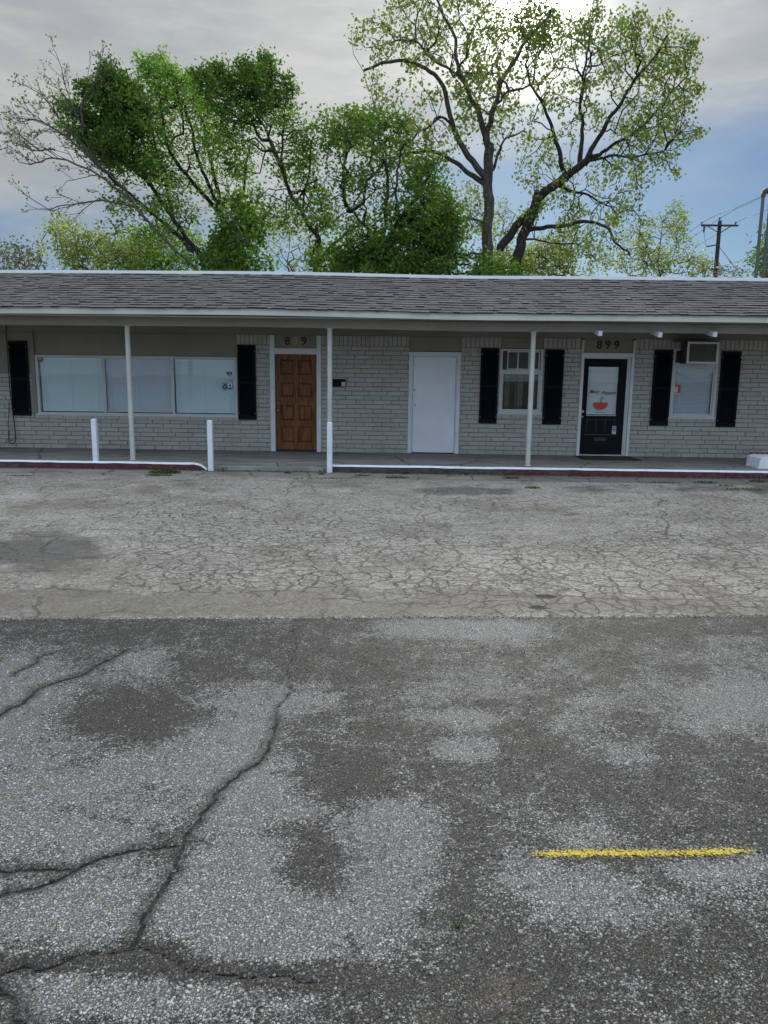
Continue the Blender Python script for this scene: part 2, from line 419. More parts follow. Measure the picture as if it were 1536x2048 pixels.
def mk_lot():
    m, nt = new_mat('cracked_old_asphalt'); P = pos(nt)
    dk, br, al, crk, hole = (attr(nt, k) for k in ('dark', 'brown', 'alli', 'crack', 'hole'))
    n1 = noise_(nt, P, 2.6, 6, .68)
    c = mixc(nt, sstep(nt, n1, .3, .7), (.182, .157, .128), (.285, .256, .219))
    # fine aggregate
    v = nd(nt, 'ShaderNodeTexVoronoi', {'Scale': 60.0}, voronoi_dimensions='2D'); nt.links.new(P, v.inputs['Vector'])
    vc = nd(nt, 'ShaderNodeSeparateColor', {0: v.outputs['Color']})
    g = noise_(nt, P, 55, 3, .8)
    c = mixc(nt, math_(nt, 'MULTIPLY', sstep(nt, vc.outputs[0], .60, .85), .55), c, (.44, .415, .38))
    c = mixc(nt, math_(nt, 'MULTIPLY', sstep(nt, vc.outputs[0], .42, .15), .6), c, (.085, .075, .066))
    c = mixc(nt, sstep(nt, g, .58, .75, 0, .45), c, (.07, .062, .055))
    e = noise_(nt, P, 3.2, 7, .72); e2 = noise_(nt, P, 16, 5, .75)
    ee = math_(nt, 'ADD', math_(nt, 'MULTIPLY_ADD', e, 1.6, -.8), math_(nt, 'MULTIPLY_ADD', e2, 1.1, -.55))
    bm = sstep(nt, math_(nt, 'ADD', br, ee), .25, .80)
    browc = mixc(nt, sstep(nt, g, .35, .65), (.075, .062, .046), (.165, .143, .112))
    c = mixc(nt, math_(nt, 'MULTIPLY', bm, .62), c, browc)
    dm = sstep(nt, math_(nt, 'ADD', dk, ee), .30, .85)
    darkc = mixc(nt, sstep(nt, g, .35, .65), (.035, .031, .029), (.125, .112, .104))
    c = mixc(nt, math_(nt, 'MULTIPLY', dm, .88), c, darkc)
    # alligator cracking, two nets
    w1 = nd(nt, 'ShaderNodeVectorMath', {0: P, 1: scalev(nt, noise_(nt, P, 3.0, 4, .6, out=1), (.30, .30, 0))}, operation='ADD').outputs[0]
    vA = nd(nt, 'ShaderNodeTexVoronoi', {'Scale': 5.4}, voronoi_dimensions='2D', feature='DISTANCE_TO_EDGE'); nt.links.new(w1, vA.inputs['Vector'])
    vB = nd(nt, 'ShaderNodeTexVoronoi', {'Scale': 1.5}, voronoi_dimensions='2D', feature='DISTANCE_TO_EDGE'); nt.links.new(w1, vB.inputs['Vector'])
    wid = sstep(nt, noise_(nt, P, 1.7, 4, .6), .25, .75, .02, .115)
    ca = math_(nt, 'SUBTRACT', 1.0, sstep(nt, math_(nt, 'DIVIDE', vA.outputs['Distance'], wid), .30, 1.0))
    ca = math_(nt, 'MULTIPLY', ca, sstep(nt, math_(nt, 'ADD', al, math_(nt, 'MULTIPLY_ADD', e, 1.9, -.95)), .15, .60))
    cb = math_(nt, 'SUBTRACT', 1.0, sstep(nt, vB.outputs['Distance'], .008, .028))
    cb = math_(nt, 'MULTIPLY', cb, sstep(nt, noise_(nt, P, .8, 3), .42, .55))
    cc = math_(nt, 'SUBTRACT', 1.0, sstep(nt, math_(nt, 'ADD', crk, math_(nt, 'MULTIPLY_ADD', e2, .6, -.3)), .25, .75))
    vC = nd(nt, 'ShaderNodeTexVoronoi', {'Scale': 9.5}, voronoi_dimensions='2D', feature='DISTANCE_TO_EDGE'); nt.links.new(w1, vC.inputs['Vector'])
    cz = math_(nt, 'SUBTRACT', 1.0, sstep(nt, vC.outputs['Distance'], .02, .075))
    cz = math_(nt, 'MULTIPLY', cz, math_(nt, 'MULTIPLY', sstep(nt, noise_(nt, P, 1.3, 4, .65), .50, .60), sstep(nt, al, .25, .6)))
    cr = math_(nt, 'MAXIMUM', math_(nt, 'MAXIMUM', math_(nt, 'MAXIMUM', ca, math_(nt, 'MULTIPLY', cz, .8)), math_(nt, 'MULTIPLY', cb, .8)), cc)
    dust = noise_(nt, P, .55, 6, .7)
    c = mixc(nt, sstep(nt, dust, .46, .66, 0, .62), c, (.120, .098, .073))
    pale = noise_(nt, P, .8, 6, .65)
    c = mixc(nt, sstep(nt, pale, .52, .68, 0, .28), c, (.42, .39, .35))
    crc = mixc(nt, sstep(nt, noise_(nt, P, .9, 3), .45, .6), (.030, .025, .021), (.075, .052, .034))
    c = mixc(nt, math_(nt, 'MULTIPLY', cr, sstep(nt, noise_(nt, P, 2.1, 5, .7), .3, .68, .32, .85)), c, crc)
    hm = sstep(nt, math_(nt, 'ADD', hole, math_(nt, 'MULTIPLY', ee, .8)), .45, .7)
    c = mixc(nt, math_(nt, 'MULTIPLY', hm, .9), c, (.018, .017, .017))
    h = math_(nt, 'SUBTRACT', math_(nt, 'MULTIPLY', g, .5), math_(nt, 'MULTIPLY', math_(nt, 'MAXIMUM', cr, hm), 2.5))
    finish(nt, c, .88, h, .8, .008, spec=.3)
    return m
def mk_gutter():
    m, nt = new_mat('old_gutter_concrete'); P = pos(nt)
    n1 = noise_(nt, scalev(nt, P, (.6, 2.2, 1)), 2.0, 7, .7)
    c = mixc(nt, sstep(nt, n1, .3, .72), (.135, .118, .098), (.27, .245, .21))
    n2 = noise_(nt, scalev(nt, P, (.5, 2.5, 1)), 3.5, 6, .75)
    c = mixc(nt, sstep(nt, n2, .55, .72, 0, .7), c, (.062, .054, .045))
    x = nd(nt, 'ShaderNodeSeparateXYZ', {0: P}).outputs[0]
    rt = math_(nt, 'MULTIPLY', sstep(nt, math_(nt, 'ADD', x, math_(nt, 'MULTIPLY', n1, 2.0)), 1.8, 3.4), .55)
    c = mixc(nt, rt, c, (.085, .080, .076))
    w1 = nd(nt, 'ShaderNodeVectorMath', {0: P, 1: scalev(nt, noise_(nt, P, 2.5, 4, .6, out=1), (.5, .5, 0))}, operation='ADD').outputs[0]
    vA = nd(nt, 'ShaderNodeTexVoronoi', {'Scale': 1.3}, voronoi_dimensions='2D', feature='DISTANCE_TO_EDGE'); nt.links.new(w1, vA.inputs['Vector'])
    cr = math_(nt, 'SUBTRACT', 1.0, sstep(nt, vA.outputs['Distance'], .008, .03))
    c = mixc(nt, math_(nt, 'MULTIPLY', cr, .85), c, (.03, .026, .02))
    y = nd(nt, 'ShaderNodeSeparateXYZ', {0: P}).outputs[1]
    dirt = sstep(nt, math_(nt, 'ADD', y, math_(nt, 'MULTIPLY_ADD', n2, .5, -.25)), YK - .20, YK - .02)
    c = mixc(nt, math_(nt, 'MULTIPLY', dirt, .8), c, (.030, .024, .019))
    g = noise_(nt, P, 60, 3, .8)
    c = mixc(nt, sstep(nt, g, .5, .75, 0, .4), c, (.08, .07, .06))
    finish(nt, c, .9, math_(nt, 'SUBTRACT', g, math_(nt, 'MULTIPLY', cr, 2.0)), .6, .006, spec=.3)
    return m
def mk_walk():
    m, nt = new_mat('porch_concrete'); P = pos(nt)
    n1 = noise_(nt, scalev(nt, P, (.7, 1.6, 1)), 1.6, 7, .7)
    c = mixc(nt, sstep(nt, n1, .3, .72), (.150, .136, .118), (.255, .235, .208))
    n2 = noise_(nt, scalev(nt, P, (.6, 2, 1)), 3.0, 6, .75)
    c = mixc(nt, sstep(nt, n2, .56, .72, 0, .6), c, (.075, .068, .060))
    w1 = nd(nt, 'ShaderNodeVectorMath', {0: P, 1: scalev(nt, noise_(nt, P, 1.8, 4, .6, out=1), (.5, .5, 0))}, operation='ADD').outputs[0]
    vA = nd(nt, 'ShaderNodeTexVoronoi', {'Scale': .55}, voronoi_dimensions='2D', feature='DISTANCE_TO_EDGE'); nt.links.new(w1, vA.inputs['Vector'])
    cr = math_(nt, 'SUBTRACT', 1.0, sstep(nt, vA.outputs['Distance'], .004, .014))
    c = mixc(nt, math_(nt, 'MULTIPLY', cr, .8), c, (.03, .027, .023))
    g = noise_(nt, P, 45, 3, .8)
    finish(nt, c, .85, math_(nt, 'SUBTRACT', g, math_(nt, 'MULTIPLY', cr, 2.0)), .4, .004, spec=.3)
    return m
def mk_kerb():
    m, nt = new_mat('kerb_red_paint_worn'); P = pos(nt)
    n1 = noise_(nt, scalev(nt, P, (1, 1, 2)), 4.5, 7, .75)
    x = nd(nt, 'ShaderNodeSeparateXYZ', {0: P}).outputs[0]
    bare = sstep(nt, math_(nt, 'ABSOLUTE', math_(nt, 'SUBTRACT', x, -.1)), 2.2, 1.2)    # middle stretch has lost its paint
    red = mixc(nt, sstep(nt, noise_(nt, P, 11, 5, .7), .35, .7), (.060, .010, .014), (.115, .022, .026))
    dirty = mixc(nt, sstep(nt, n1, .35, .65), (.028, .024, .020), (.085, .074, .062))
    f = sstep(nt, math_(nt, 'ADD', n1, math_(nt, 'MULTIPLY', bare, .6)), .50, .64)
    c = mixc(nt, f, red, dirty)
    finish(nt, c, .75, noise_(nt, P, 24, 4, .7), .6, .012)
    return m
def mk_field():
    m, nt = new_mat('rough_grass_ground'); P = pos(nt)
    c = mixc(nt, sstep(nt, noise_(nt, P, .5, 6, .7), .35, .68), (.045, .060, .020), (.13, .115, .06))
    finish(nt, c, .95, noise_(nt, P, 6, 5, .7), .6, .08, spec=.2)
    return m

g = MB(); g.add([(-600, -600, -.25), (600, -600, -.25), (600, 900, -.25), (-600, 900, -.25)], [(0, 1, 2, 3)])
structure(g.build('ground', mk_field()))

# near road
xs = axis([(-60, -8, 4), (-8, -4, .12), (-4, 4, .013), (4, 8, .12), (8, 60, 4)])
ts = axis([(-26, -4.2, .8), (-4.2, 0, .0125)])
Xg, Tg = np.meshgrid(xs, ts); Yg = joint(Xg) + Tg
Pg = np.stack([Xg, Yg, np.zeros_like(Xg)], -1).reshape(-1, 3)
U, V = proj_np(Pg); U = U.reshape(Xg.shape); V = V.reshape(Xg.shape)
def light_at(U, V):
    light = blobs(U, V, [
    (60, 1390, 130, 90, .9), (-60, 1480, 200, 110, .7), (280, 1330, 75, 38, .75), (455, 1400, 130, 26, .55), (520, 1450, 70, 80, .75), (620, 1395, 65, 30, .75),
    (430, 1490, 90, 70, .6), (330, 1540, 260, 60, .55), (120, 1600, 240, 60, .65), (420, 1580, 120, 70, .5), (60, 1680, 190, 70, .75), (250, 1660, 130, 60, .55),
    (560, 1600, 120, 55, .55), (510, 1700, 110, 90, .75), (200, 1800, 260, 70, .95), (480, 1800, 190, 110, .85), (620, 1860, 220, 80, .75), (780, 1720, 110, 150, .85),
    (780, 1650, 120, 50, .5), (70, 1870, 170, 60, .55), (180, 1990, 330, 60, .75), (520, 2010, 200, 50, .35),
    (850, 1258, 110, 20, .95), (1010, 1266, 100, 22, 1.0), (930, 1250, 120, 10, .6), (900, 1310, 70, 22, .35), (960, 1360, 90, 32, .42), (1010, 1385, 90, 22, .4), (860, 1390, 70, 25, .35), (930, 1437, 62, 22, 1.1), (835, 1430, 50, 14, .4),
    (930, 1500, 68, 24, 1.1), (1150, 1440, 70, 60, .55), (1200, 1400, 60, 20, .35), (1130, 1340, 70, 25, .3), (1260, 1510, 55, 45, .5), (1300, 1370, 60, 40, .5), (1430, 1420, 80, 60, 1.0), (1500, 1350, 80, 60, .5), (1530, 1420, 60, 70, .45),
    (1380, 1310, 110, 20, .38), (1470, 1280, 90, 10, .3), (1160, 1668, 80, 32, .8), (1130, 1770, 130, 50, .65), (1250, 1800, 150, 50, .5), (1060, 1745, 90, 60, .4), (1480, 1750, 110, 50, .55), (1400, 1740, 120, 20, .4), (1180, 1850, 120, 30, .35), (1060, 1630, 60, 26, .25)])
    light -= blobs(U, V, [(240, 1430, 150, 42, .9), (620, 1740, 85, 62, .95), (160, 1640, 130, 25, .5), (330, 1590, 100, 20, .4), (100, 1925, 170, 22, .7), (300, 1905, 80, 30, .8), (430, 1945, 170, 22, .8), (650, 1960, 150, 25, .6), (700, 1560, 90, 60, .4), (560, 1660, 70, 20, .4)])
    light += .10
    return light
light = light_at(U, V)
cracks = [([(552, 1430), (548, 1470), (520, 1520), (470, 1555), (430, 1600), (400, 1640), (370, 1680), (352, 1720), (340, 1760), (310, 1800), (285, 1850), (262, 1900)], .023), ([(590, 1240), (592, 1290), (578, 1350), (556, 1410), (551, 1440)], .010),
          ([(-20, 1741), (60, 1735), (150, 1738), (200, 1715), (260, 1700), (352, 1690)], .022), ([(-20, 1795), (60, 1775), (110, 1760), (152, 1738)], .022),
          ([(-20, 1440), (60, 1395), (120, 1362), (180, 1340), (250, 1300)], .026), ([(-20, 1960), (30, 2000), (62, 2060)], .026), 
          ([(28, 1352), (60, 1332), (112, 1305)], .018), ([(262, 1900), (190, 1905), (90, 1935), (-20, 1950)], .016), ([(285, 1890), (350, 1920), (430, 1945), (520, 1950), (640, 1965)], .014)]
crk = np.full(Xg.shape, 99.0); CRK = []
near = (np.abs(Xg) < 5) & (Tg > -4.5)
for pts, w in cracks:
    wp = wiggle([(gr(x, y).x, gr(x, y).y) for x, y in pts], .10, 3)
    CRK.append((wp, w)); crk[near] = np.minimum(crk[near], polyline_d(Xg[near], Yg[near], wp) / w)
stain = blobs(U, V, [(1010, 1975, 40, 22, .6), (985, 2010, 50, 20, .35), (860, 2040, 40, 18, .3)])
und = np.array([mnoise.noise((x * .9, y * .9, 0)) for x, y in zip(Xg.ravel()[::1], Yg.ravel()[::1])]).reshape(Xg.shape) if False else (np.sin(Xg * 1.7 + .6 * Yg) * np.sin(Yg * 1.3 + .4 * Xg) * .006)
Zg = und * np.clip(-Tg / .5, 0, 1) - .010 * np.clip(1 - crk / .9, 0, 1)
road = grid_mesh('road', Xg, Yg, Zg, {'light': light, 'crack': crk, 'stain': stain}, mk_road())
def mk_stone():
    m, nt = new_mat('aggregate_stone'); P = pos(nt); I = island(nt); light = attr(nt, 'light')
    v = math_(nt, 'ADD', light, math_(nt, 'ADD', math_(nt, 'MULTIPLY_ADD', noise_(nt, P, 5.5, 7, .72), 2.2, -1.1), math_(nt, 'MULTIPLY_ADD', noise_(nt, P, 1.9, 5, .65), 1.1, -.55)))
    v = math_(nt, 'ADD', v, math_(nt, 'MULTIPLY_ADD', noise_(nt, P, 14, 5, .7), 1.5, -.75))
    v = math_(nt, 'ADD', v, math_(nt, 'MULTIPLY_ADD', noise_(nt, P, 38, 4, .75), .9, -.45))
    lm = sstep(nt, v, .22, .80)
    I2 = math_(nt, 'FRACT', math_(nt, 'MULTIPLY', I, 17.31)); p2 = math_(nt, 'POWER', I, 2.1)
    dark = mixc(nt, p2, (.015, .014, .0125), (.29, .268, .232)); dark = mixc(nt, sstep(nt, I2, .70, .95, 0, .8), dark, (.105, .078, .052))
    lite = mixc(nt, p2, (.080, .076, .069), (.54, .517, .478))
    c = mixc(nt, lm, dark, lite)
    finish(nt, c, .72, noise_(nt, P, 350, 2), .3, .001, spec=.35); return m
def add_stones(ob, sel_area, seed):
    r = np.random.default_rng(seed); cx, cy, rr = [], [], []
    for y0, y1, dens, sa, sb in sel_area:
        A_ = (y1 - y0) * (y0 + y1) * .62 + .3; n = int(A_ * dens); t = r.random(n); y = np.sqrt(y0 ** 2 + t * (y1 ** 2 - y0 ** 2)); x = r.uniform(-1, 1, n) * (.62 * y + .1)
        cx.append(x); cy.append(y); rr.append(sa + (sb - sa) * r.random(n) ** 2.2)
    x, y, rad = map(np.concatenate, (cx, cy, rr)); cd_ = np.full(len(x), 99.0)
    for wp, w in CRK: cd_ = np.minimum(cd_, polyline_d(x, y, wp) / w)
    k = (y < joint(x) - .01) & (cd_ > .85 + .4 * r.random(len(x))); x, y, rad = x[k], y[k], rad[k]; xj = r.uniform(-6, 6, 3600); x = np.concatenate([x, xj]); y = np.concatenate([y, joint(xj) + r.normal(0, .022, 3600)]); rad = np.concatenate([rad, r.uniform(.003, .009, 3600)]); n = len(x)
    z = np.sin(x * 1.7 + .6 * y) * np.sin(y * 1.3 + .4 * x) * .006 * np.clip((joint(x) - y) / .5, 0, 1)
    cd_ = np.full(n, 99.0)
    for wp, w in CRK: cd_ = np.minimum(cd_, polyline_d(x, y, wp) / w)
    u, v_ = proj_np(np.stack([x, y, z], -1)); lt = np.nan_to_num(light_at(u, v_)) - 1.1 * np.clip(2.6 - cd_, 0, 1)
    ang = np.arange(5) * 2 * np.pi / 5; th = r.uniform(0, 6.28, n)[:, None]; a = ang[None] + r.normal(0, .18, (n, 5)); ex_ = r.uniform(.65, 1.0, n)[:, None]
    px_, py_ = np.cos(a), np.sin(a) * ex_; R1 = rad[:, None] * r.uniform(.85, 1.15, (n, 5)); R2 = R1 * r.uniform(.45, .75, (n, 5)); h = rad[:, None] * r.uniform(.28, .62, (n, 1)); tilt = r.normal(0, .22, (n, 2))
    def ring(Rr, zz):
        X0, Y0 = px_ * Rr, py_ * Rr; return np.stack([x[:, None] + X0 * np.cos(th) - Y0 * np.sin(th), y[:, None] + X0 * np.sin(th) + Y0 * np.cos(th), z[:, None] + zz + X0 * tilt[:, :1] + Y0 * tilt[:, 1:]], -1)
    V = np.concatenate([ring(R1, -.0012 + 0 * h), ring(R2, h)], 1).reshape(-1, 3)
    b = np.arange(n)[:, None] * 10
    Q = (b[:, None] + np.array([[i, (i + 1) % 5, 5 + (i + 1) % 5, 5 + i] for i in range(5)])[None]).reshape(-1, 4); T5 = b + np.arange(5, 10)[None]
    me = bpy.data.meshes.new('stones_tmp'); me.vertices.add(len(V)); me.vertices.foreach_set('co', V.astype(np.float32).ravel())
    li = np.concatenate([Q.ravel(), T5.ravel()]); me.loops.add(len(li)); me.loops.foreach_set('vertex_index', li.astype(np.int32))
    ls = np.concatenate([np.arange(len(Q)) * 4, len(Q) * 4 + np.arange(n) * 5]); me.polygons.add(len(ls)); me.polygons.foreach_set('loop_start', ls.astype(np.int32)); me.update(calc_edges=True)
    at_ = me.attributes.new('light', 'FLOAT', 'POINT'); at_.data.foreach_set('value', np.repeat(lt, 10).astype(np.float32))
    for nm in ('crack', 'stain'): me.attributes.new(nm, 'FLOAT', 'POINT')
    me.polygons.foreach_set('material_index', np.ones(len(ls), dtype=np.int32))
    bm = bmesh.new(); bm.from_mesh(ob.data); bm.from_mesh(me); bm.to_mesh(ob.data); bm.free(); bpy.data.meshes.remove(me)
    ob.data.materials.append(mk_stone()); print('STONES', n)
add_stones(road, [(1.45, 2.3, 8200, .0022, .0066), (2.3, 3.4, 5200, .0026, .0070), (3.4, 5.3, 2400, .003, .0075)], 77)

# car park between the road and the gutter
YG = 12.95
xs = axis([(-60, -10, 4), (-10, 10, .035), (10, 60, 4)]); ss = axis([(0, 1, 1 / 230)])
Xl, Sl = np.meshgrid(xs, ss); Yl = joint(Xl) + Sl * (YG - joint(Xl))
Pl = np.stack([Xl, Yl, np.zeros_like(Xl)], -1).reshape(-1, 3)
U, V = proj_np(Pl); U = U.reshape(Xl.shape); V = V.reshape(Xl.shape)
dark = blobs(U, V, [(60, 1105, 150, 30, 1.1), (130, 1085, 80, 22, .6), (40, 1060, 90, 14, .5), (105, 1140, 90, 10, .5), (915, 982, 120, 10, .85), (1010, 985, 30, 7, .5), (1180, 978, 60, 11, .75), (1400, 978, 110, 9, .7), (880, 1050, 40, 12, .5), (1150, 1030, 30, 8, .5),
                    (1530, 975, 30, 18, 1.0), (1060, 1190, 110, 28, .5), (1080, 1160, 50, 20, .3), (1420, 1115, 60, 20, .35), (900, 1225, 500, 10, .12)])
brown = blobs(U, V, [(300, 980, 40, 12, .9), (360, 995, 50, 8, .7), (430, 980, 40, 8, .7), (200, 1010, 160, 14, .6), (100, 1012, 120, 9, .4), (380, 1208, 500, 34, .85), (60, 1205, 200, 34, .5), (900, 1205, 400, 34, .75), (1400, 1215, 260, 28, .5), (1010, 1140, 120, 30, .30), (850, 1120, 60, 30, .3), (700, 1060, 200, 40, .15), (250, 1160, 200, 12, .35)])
alli = .25 + blobs(U, V, [(520, 1110, 420, 75, .55), (1000, 1120, 300, 60, .45), (1400, 1130, 260, 70, .65), (360, 1020, 200, 20, .25), (900, 1010, 300, 18, .2), (1450, 1020, 120, 30, .35), (1250, 1200, 400, 40, .3), (100, 960, 200, 14, .3)]) - blobs(U, V, [(180, 1110, 140, 60, .4), (1110, 1070, 150, 22, .45), (230, 965, 90, 20, .4), (920, 1075, 90, 22, .3), (350, 1215, 500, 24, .18)])
hole = blobs(U, V, [(1085, 1190, 24, 7, .6), (1082, 1213, 26, 6, .75), (1105, 1192, 18, 4, .5), (1050, 1208, 14, 4, .3)])
lcr = [([(1262, 968), (1300, 992), (1318, 1008), (1334, 1030), (1336, 1055), (1328, 1078)], .030), ([(600, 955), (580, 968), (572, 990)], .035), ([(1050, 1002), (1140, 1006), (1240, 1004), (1320, 1006), (1450, 1010)], .02),
       ([(1335, 1055), (1240, 1055), (1130, 1040), (1060, 1030)], .02), ([(1345, 1090), (1240, 1095), (1160, 1085), (1110, 1060)], .02), ([(820, 1060), (880, 1083), (960, 1090), (1060, 1080)], .02), ([(260, 965), (220, 990), (110, 1000)], .03), ([(470, 975), (430, 965), (300, 962)], .03), ([(880, 975), (930, 1010), (960, 1015)], .02)]
crl = np.full(Xl.shape, 99.0); nr = np.abs(Xl) < 10.5
for pts, w in lcr:
    wp = wiggle([(gr(x, y).x, gr(x, y).y) for x, y in pts], .12, 3)
    crl[nr] = np.minimum(crl[nr], polyline_d(Xl[nr], Yl[nr], wp) / w)
Zl = (np.sin(Xl * .9 + 1) * np.sin(Yl * 1.1) * .008) * np.clip(np.minimum(Sl, 1 - Sl) * 10, 0, 1) - hole * .02
grid_mesh('parking_lot', Xl, Yl, Zl, {'dark': dark, 'brown': brown, 'alli': alli, 'crack': crl, 'hole': hole}, mk_lot())
gt = MB(); gt.add([(-60, YG, 0), (60, YG, 0), (60, YK + .5, .006), (-60, YK + .5, .006)], [(0, 1, 2, 3)])
structure(gt.build('gutter', mk_gutter()))

# sprayed yellow line, 4 mm above the road
def mk_yellow():
    m, nt = new_mat('sprayed_yellow_paint'); P = pos(nt)
    e = attr(nt, 'edge')
    n = noise_(nt, P, 42, 5, .8); n2 = noise_(nt, P, 120, 3, .8)
    v1 = nd(nt, 'ShaderNodeTexVoronoi', {'Scale': 92.0}, voronoi_dimensions='2D'); nt.links.new(P, v1.inputs['Vector'])
    k = math_(nt, 'ADD', e, math_(nt, 'ADD', math_(nt, 'MULTIPLY_ADD', n, 1.5, -.75), math_(nt, 'MULTIPLY_ADD', n2, 1.3, -.65)))
    n0 = noise_(nt, P, 7, 4, .7)
    k = math_(nt, 'ADD', math_(nt, 'SUBTRACT', k, math_(nt, 'MULTIPLY', v1.outputs['Distance'], 1.0)), math_(nt, 'MULTIPLY_ADD', n0, 1.6, -.8))
    a = math_(nt, 'MULTIPLY', sstep(nt, k, .0, .6), .92)
    c = mixc(nt, sstep(nt, n2, .3, .7), (.32, .22, .008), (.66, .49, .025))
    p = nd(nt, 'ShaderNodeBsdfPrincipled', {'Base Color': c, 'Roughness': .6})
    b = nd(nt, 'ShaderNodeBump', {'Strength': .8, 'Distance': .006, 'Height': v1.outputs['Distance']}); b.invert = True; nt.links.new(b.outputs[0], p.inputs['Normal'])
    t = nd(nt, 'ShaderNodeBsdfTransparent')
    mx = nd(nt, 'ShaderNodeMixShader', {0: a, 1: t.outputs[0], 2: p.outputs[0]})
    o = nd(nt, 'ShaderNodeOutputMaterial'); nt.links.new(mx.outputs[0], o.inputs[0]); return m
yl = [(gr(x, y).x, gr(x, y).y) for x, y in ((1070, 1708), (1180, 1708), (1290, 1708), (1400, 1707), (1510, 1704))]
yx = np.linspace(yl[0][0] - .05, yl[-1][0] + .05, 80); yy = np.interp(yx, [p[0] for p in yl], [p[1] for p in yl])
vv = np.linspace(-.06, .06, 13)
YXg, VVg = np.meshgrid(yx, vv); YYg = np.broadcast_to(yy, YXg.shape) + VVg
end = np.minimum(YXg - yx[0], yx[-1] - YXg) / .09
ZZ = np.sin(YXg * 1.7 + .6 * YYg) * np.sin(YYg * 1.3 + .4 * YXg) * .006 + .004
grid_mesh('road_marking', YXg, YYg, ZZ, {'edge': 1.05 - np.abs(VVg) / .039 - np.clip(1 - end, 0, 1) * .9}, mk_yellow())

# walkway (porch floor) and kerb
wk = MB()
xg0, xg1 = gr(428, 934).x, gr(668, 936).x      # gap between the two painted kerbs
wk.box(XL, XR, YK + .16, YW + .12, -.2, ZP)
structure(wk.build('walkway', mk_walk(), bevel=.01))
def kerb(xa, xb, seed, endround):
    rr = random.Random(seed); k = MB(); n = int((xb - xa) / .12)
    rows = []
    for i in range(n + 1):
        x = xa + (xb - xa) * i / n
        w = .010 * mnoise.noise((x * 1.3, seed, 0)) + .006 * mnoise.noise((x * 5, seed, 2)); h = .006 * mnoise.noise((x * 1.1, seed, 5))
        drop = 0
        if endround == 1: drop = .11 * max(0, 1 - (xb - x) / .22) ** 2
        zt = ZP + .012 + h - drop
        zl = zt - .026 - .010 * (mnoise.noise((x * 4, seed, 9)) + .3)
        rows.append([(x, YK + w, -.05), (x, YK + .004 + w, zl), (x, YK + .012 + w, zt - .008), (x, YK + .025 + w, zt), (x, YK + .075 + .012 * mnoise.noise((x * 3, seed, 7)), zt), (x, YK + .158, zt - .004), (x, YK + .158, -.05)])
    o = len(k.v)
    for r in rows: k.v += r
    for i in range(n):
        for j in range(6):
            a = i * 7 + j; k.f.append((a, a + 7, a + 8, a + 1)); k.m.append(0 if j == 0 or j == 5 else 2 if j == 4 else 1)
    k.f.append((0, 1, 2, 3, 4, 5, 6)); k.m.append(1); e = n * 7; k.f.append((e + 6, e + 5, e + 4, e + 3, e + 2, e + 1, e)); k.m.append(1)
    return structure(k.build('kerb', [mk_kerb.m, M['kerbwhite'], mk_kerb.w]))
mk_kerb.m = mk_kerb(); mk_kerb.w = mk_walk()
kerb(XL, xg0, 1, 1); kerb(xg1, XR, 4, 0)
lk = MB(); n = 40
for i in range(n):      # crumbling low edge in the gap
    a = xg0 + (xg1 - xg0) * i / n; b = xg0 + (xg1 - xg0) * (i + 1) / n
    lk.box(a, b + .002, YK + .05 + .03 * mnoise.noise((a * 3, 3, 0)), YK + .158, -.05, .075 + .02 * mnoise.noise((a * 2, 0, 0)))
structure(lk.build('broken_kerb', M['mortar']))

# ------------------------------------------------------------------ the building
B = empty('shop_building', (0, YW, 0), 'long single storey shop row of painted pale brick under a shingled porch roof', 'building')
RW = lambda px, py: (wx(px, py), wz(px, py))
# openings measured on the wall plane (x0, x1, z_low, z_high)
def span(pl, pr): return ((wx(*pl[0]) + wx(*pl[1])) / 2, (wx(*pr[0]) + wx(*pr[1])) / 2)
WA = span(((66, 712), (76, 826)), ((473, 715), (476, 832)))
zA0, zA1 = (wz(75, 829) + wz(476, 833)) / 2, (wz(67, 710) + wz(473, 714)) / 2
DA = span(((536, 690), (546, 900)), ((644, 690), (641, 900)))
DB = span(((817, 705), (816, 905)), ((922, 705), (917, 905)))
zB1 = (wz(820, 703) + wz(920, 705)) / 2
WB = span(((1001, 720), (996, 822)), ((1085, 720), (1083, 826)))
zW0, zW1 = (wz(998, 826) + wz(1083, 828)) / 2, (wz(1001, 697) + wz(1085, 699)) / 2
DC = span(((1163, 715), (1152, 905)), ((1268, 715), (1258, 905)))
zC1 = wz(1215, 706)
WE = span(((1345, 720), (1338, 830)), ((1437, 720), (1429, 830)))
zE0, zE1 = wz(1384, 836), wz(1390, 700)
xLp = (wx(62, 700) + wx(68, 800)) / 2 - .02
zLp = wz(30, 746)                    # left bay: board above this height
openings = [(WA[0], WA[1], zA0, ZS + 1), (DA[0], DA[1], 0, ZS + 1), (DB[0], DB[1], 0, ZS + 1), (WB[0], WB[1], zW0, ZS + 1), (DC[0], DC[1], 0, ZS + 1), (WE[0], WE[1], zE0, zE1 - .02 + 0.0), (XL - 1, xLp, zLp, ZS + 1)]
openings[5] = (WE[0], WE[1], zE0, 2.36)
bw = MB()
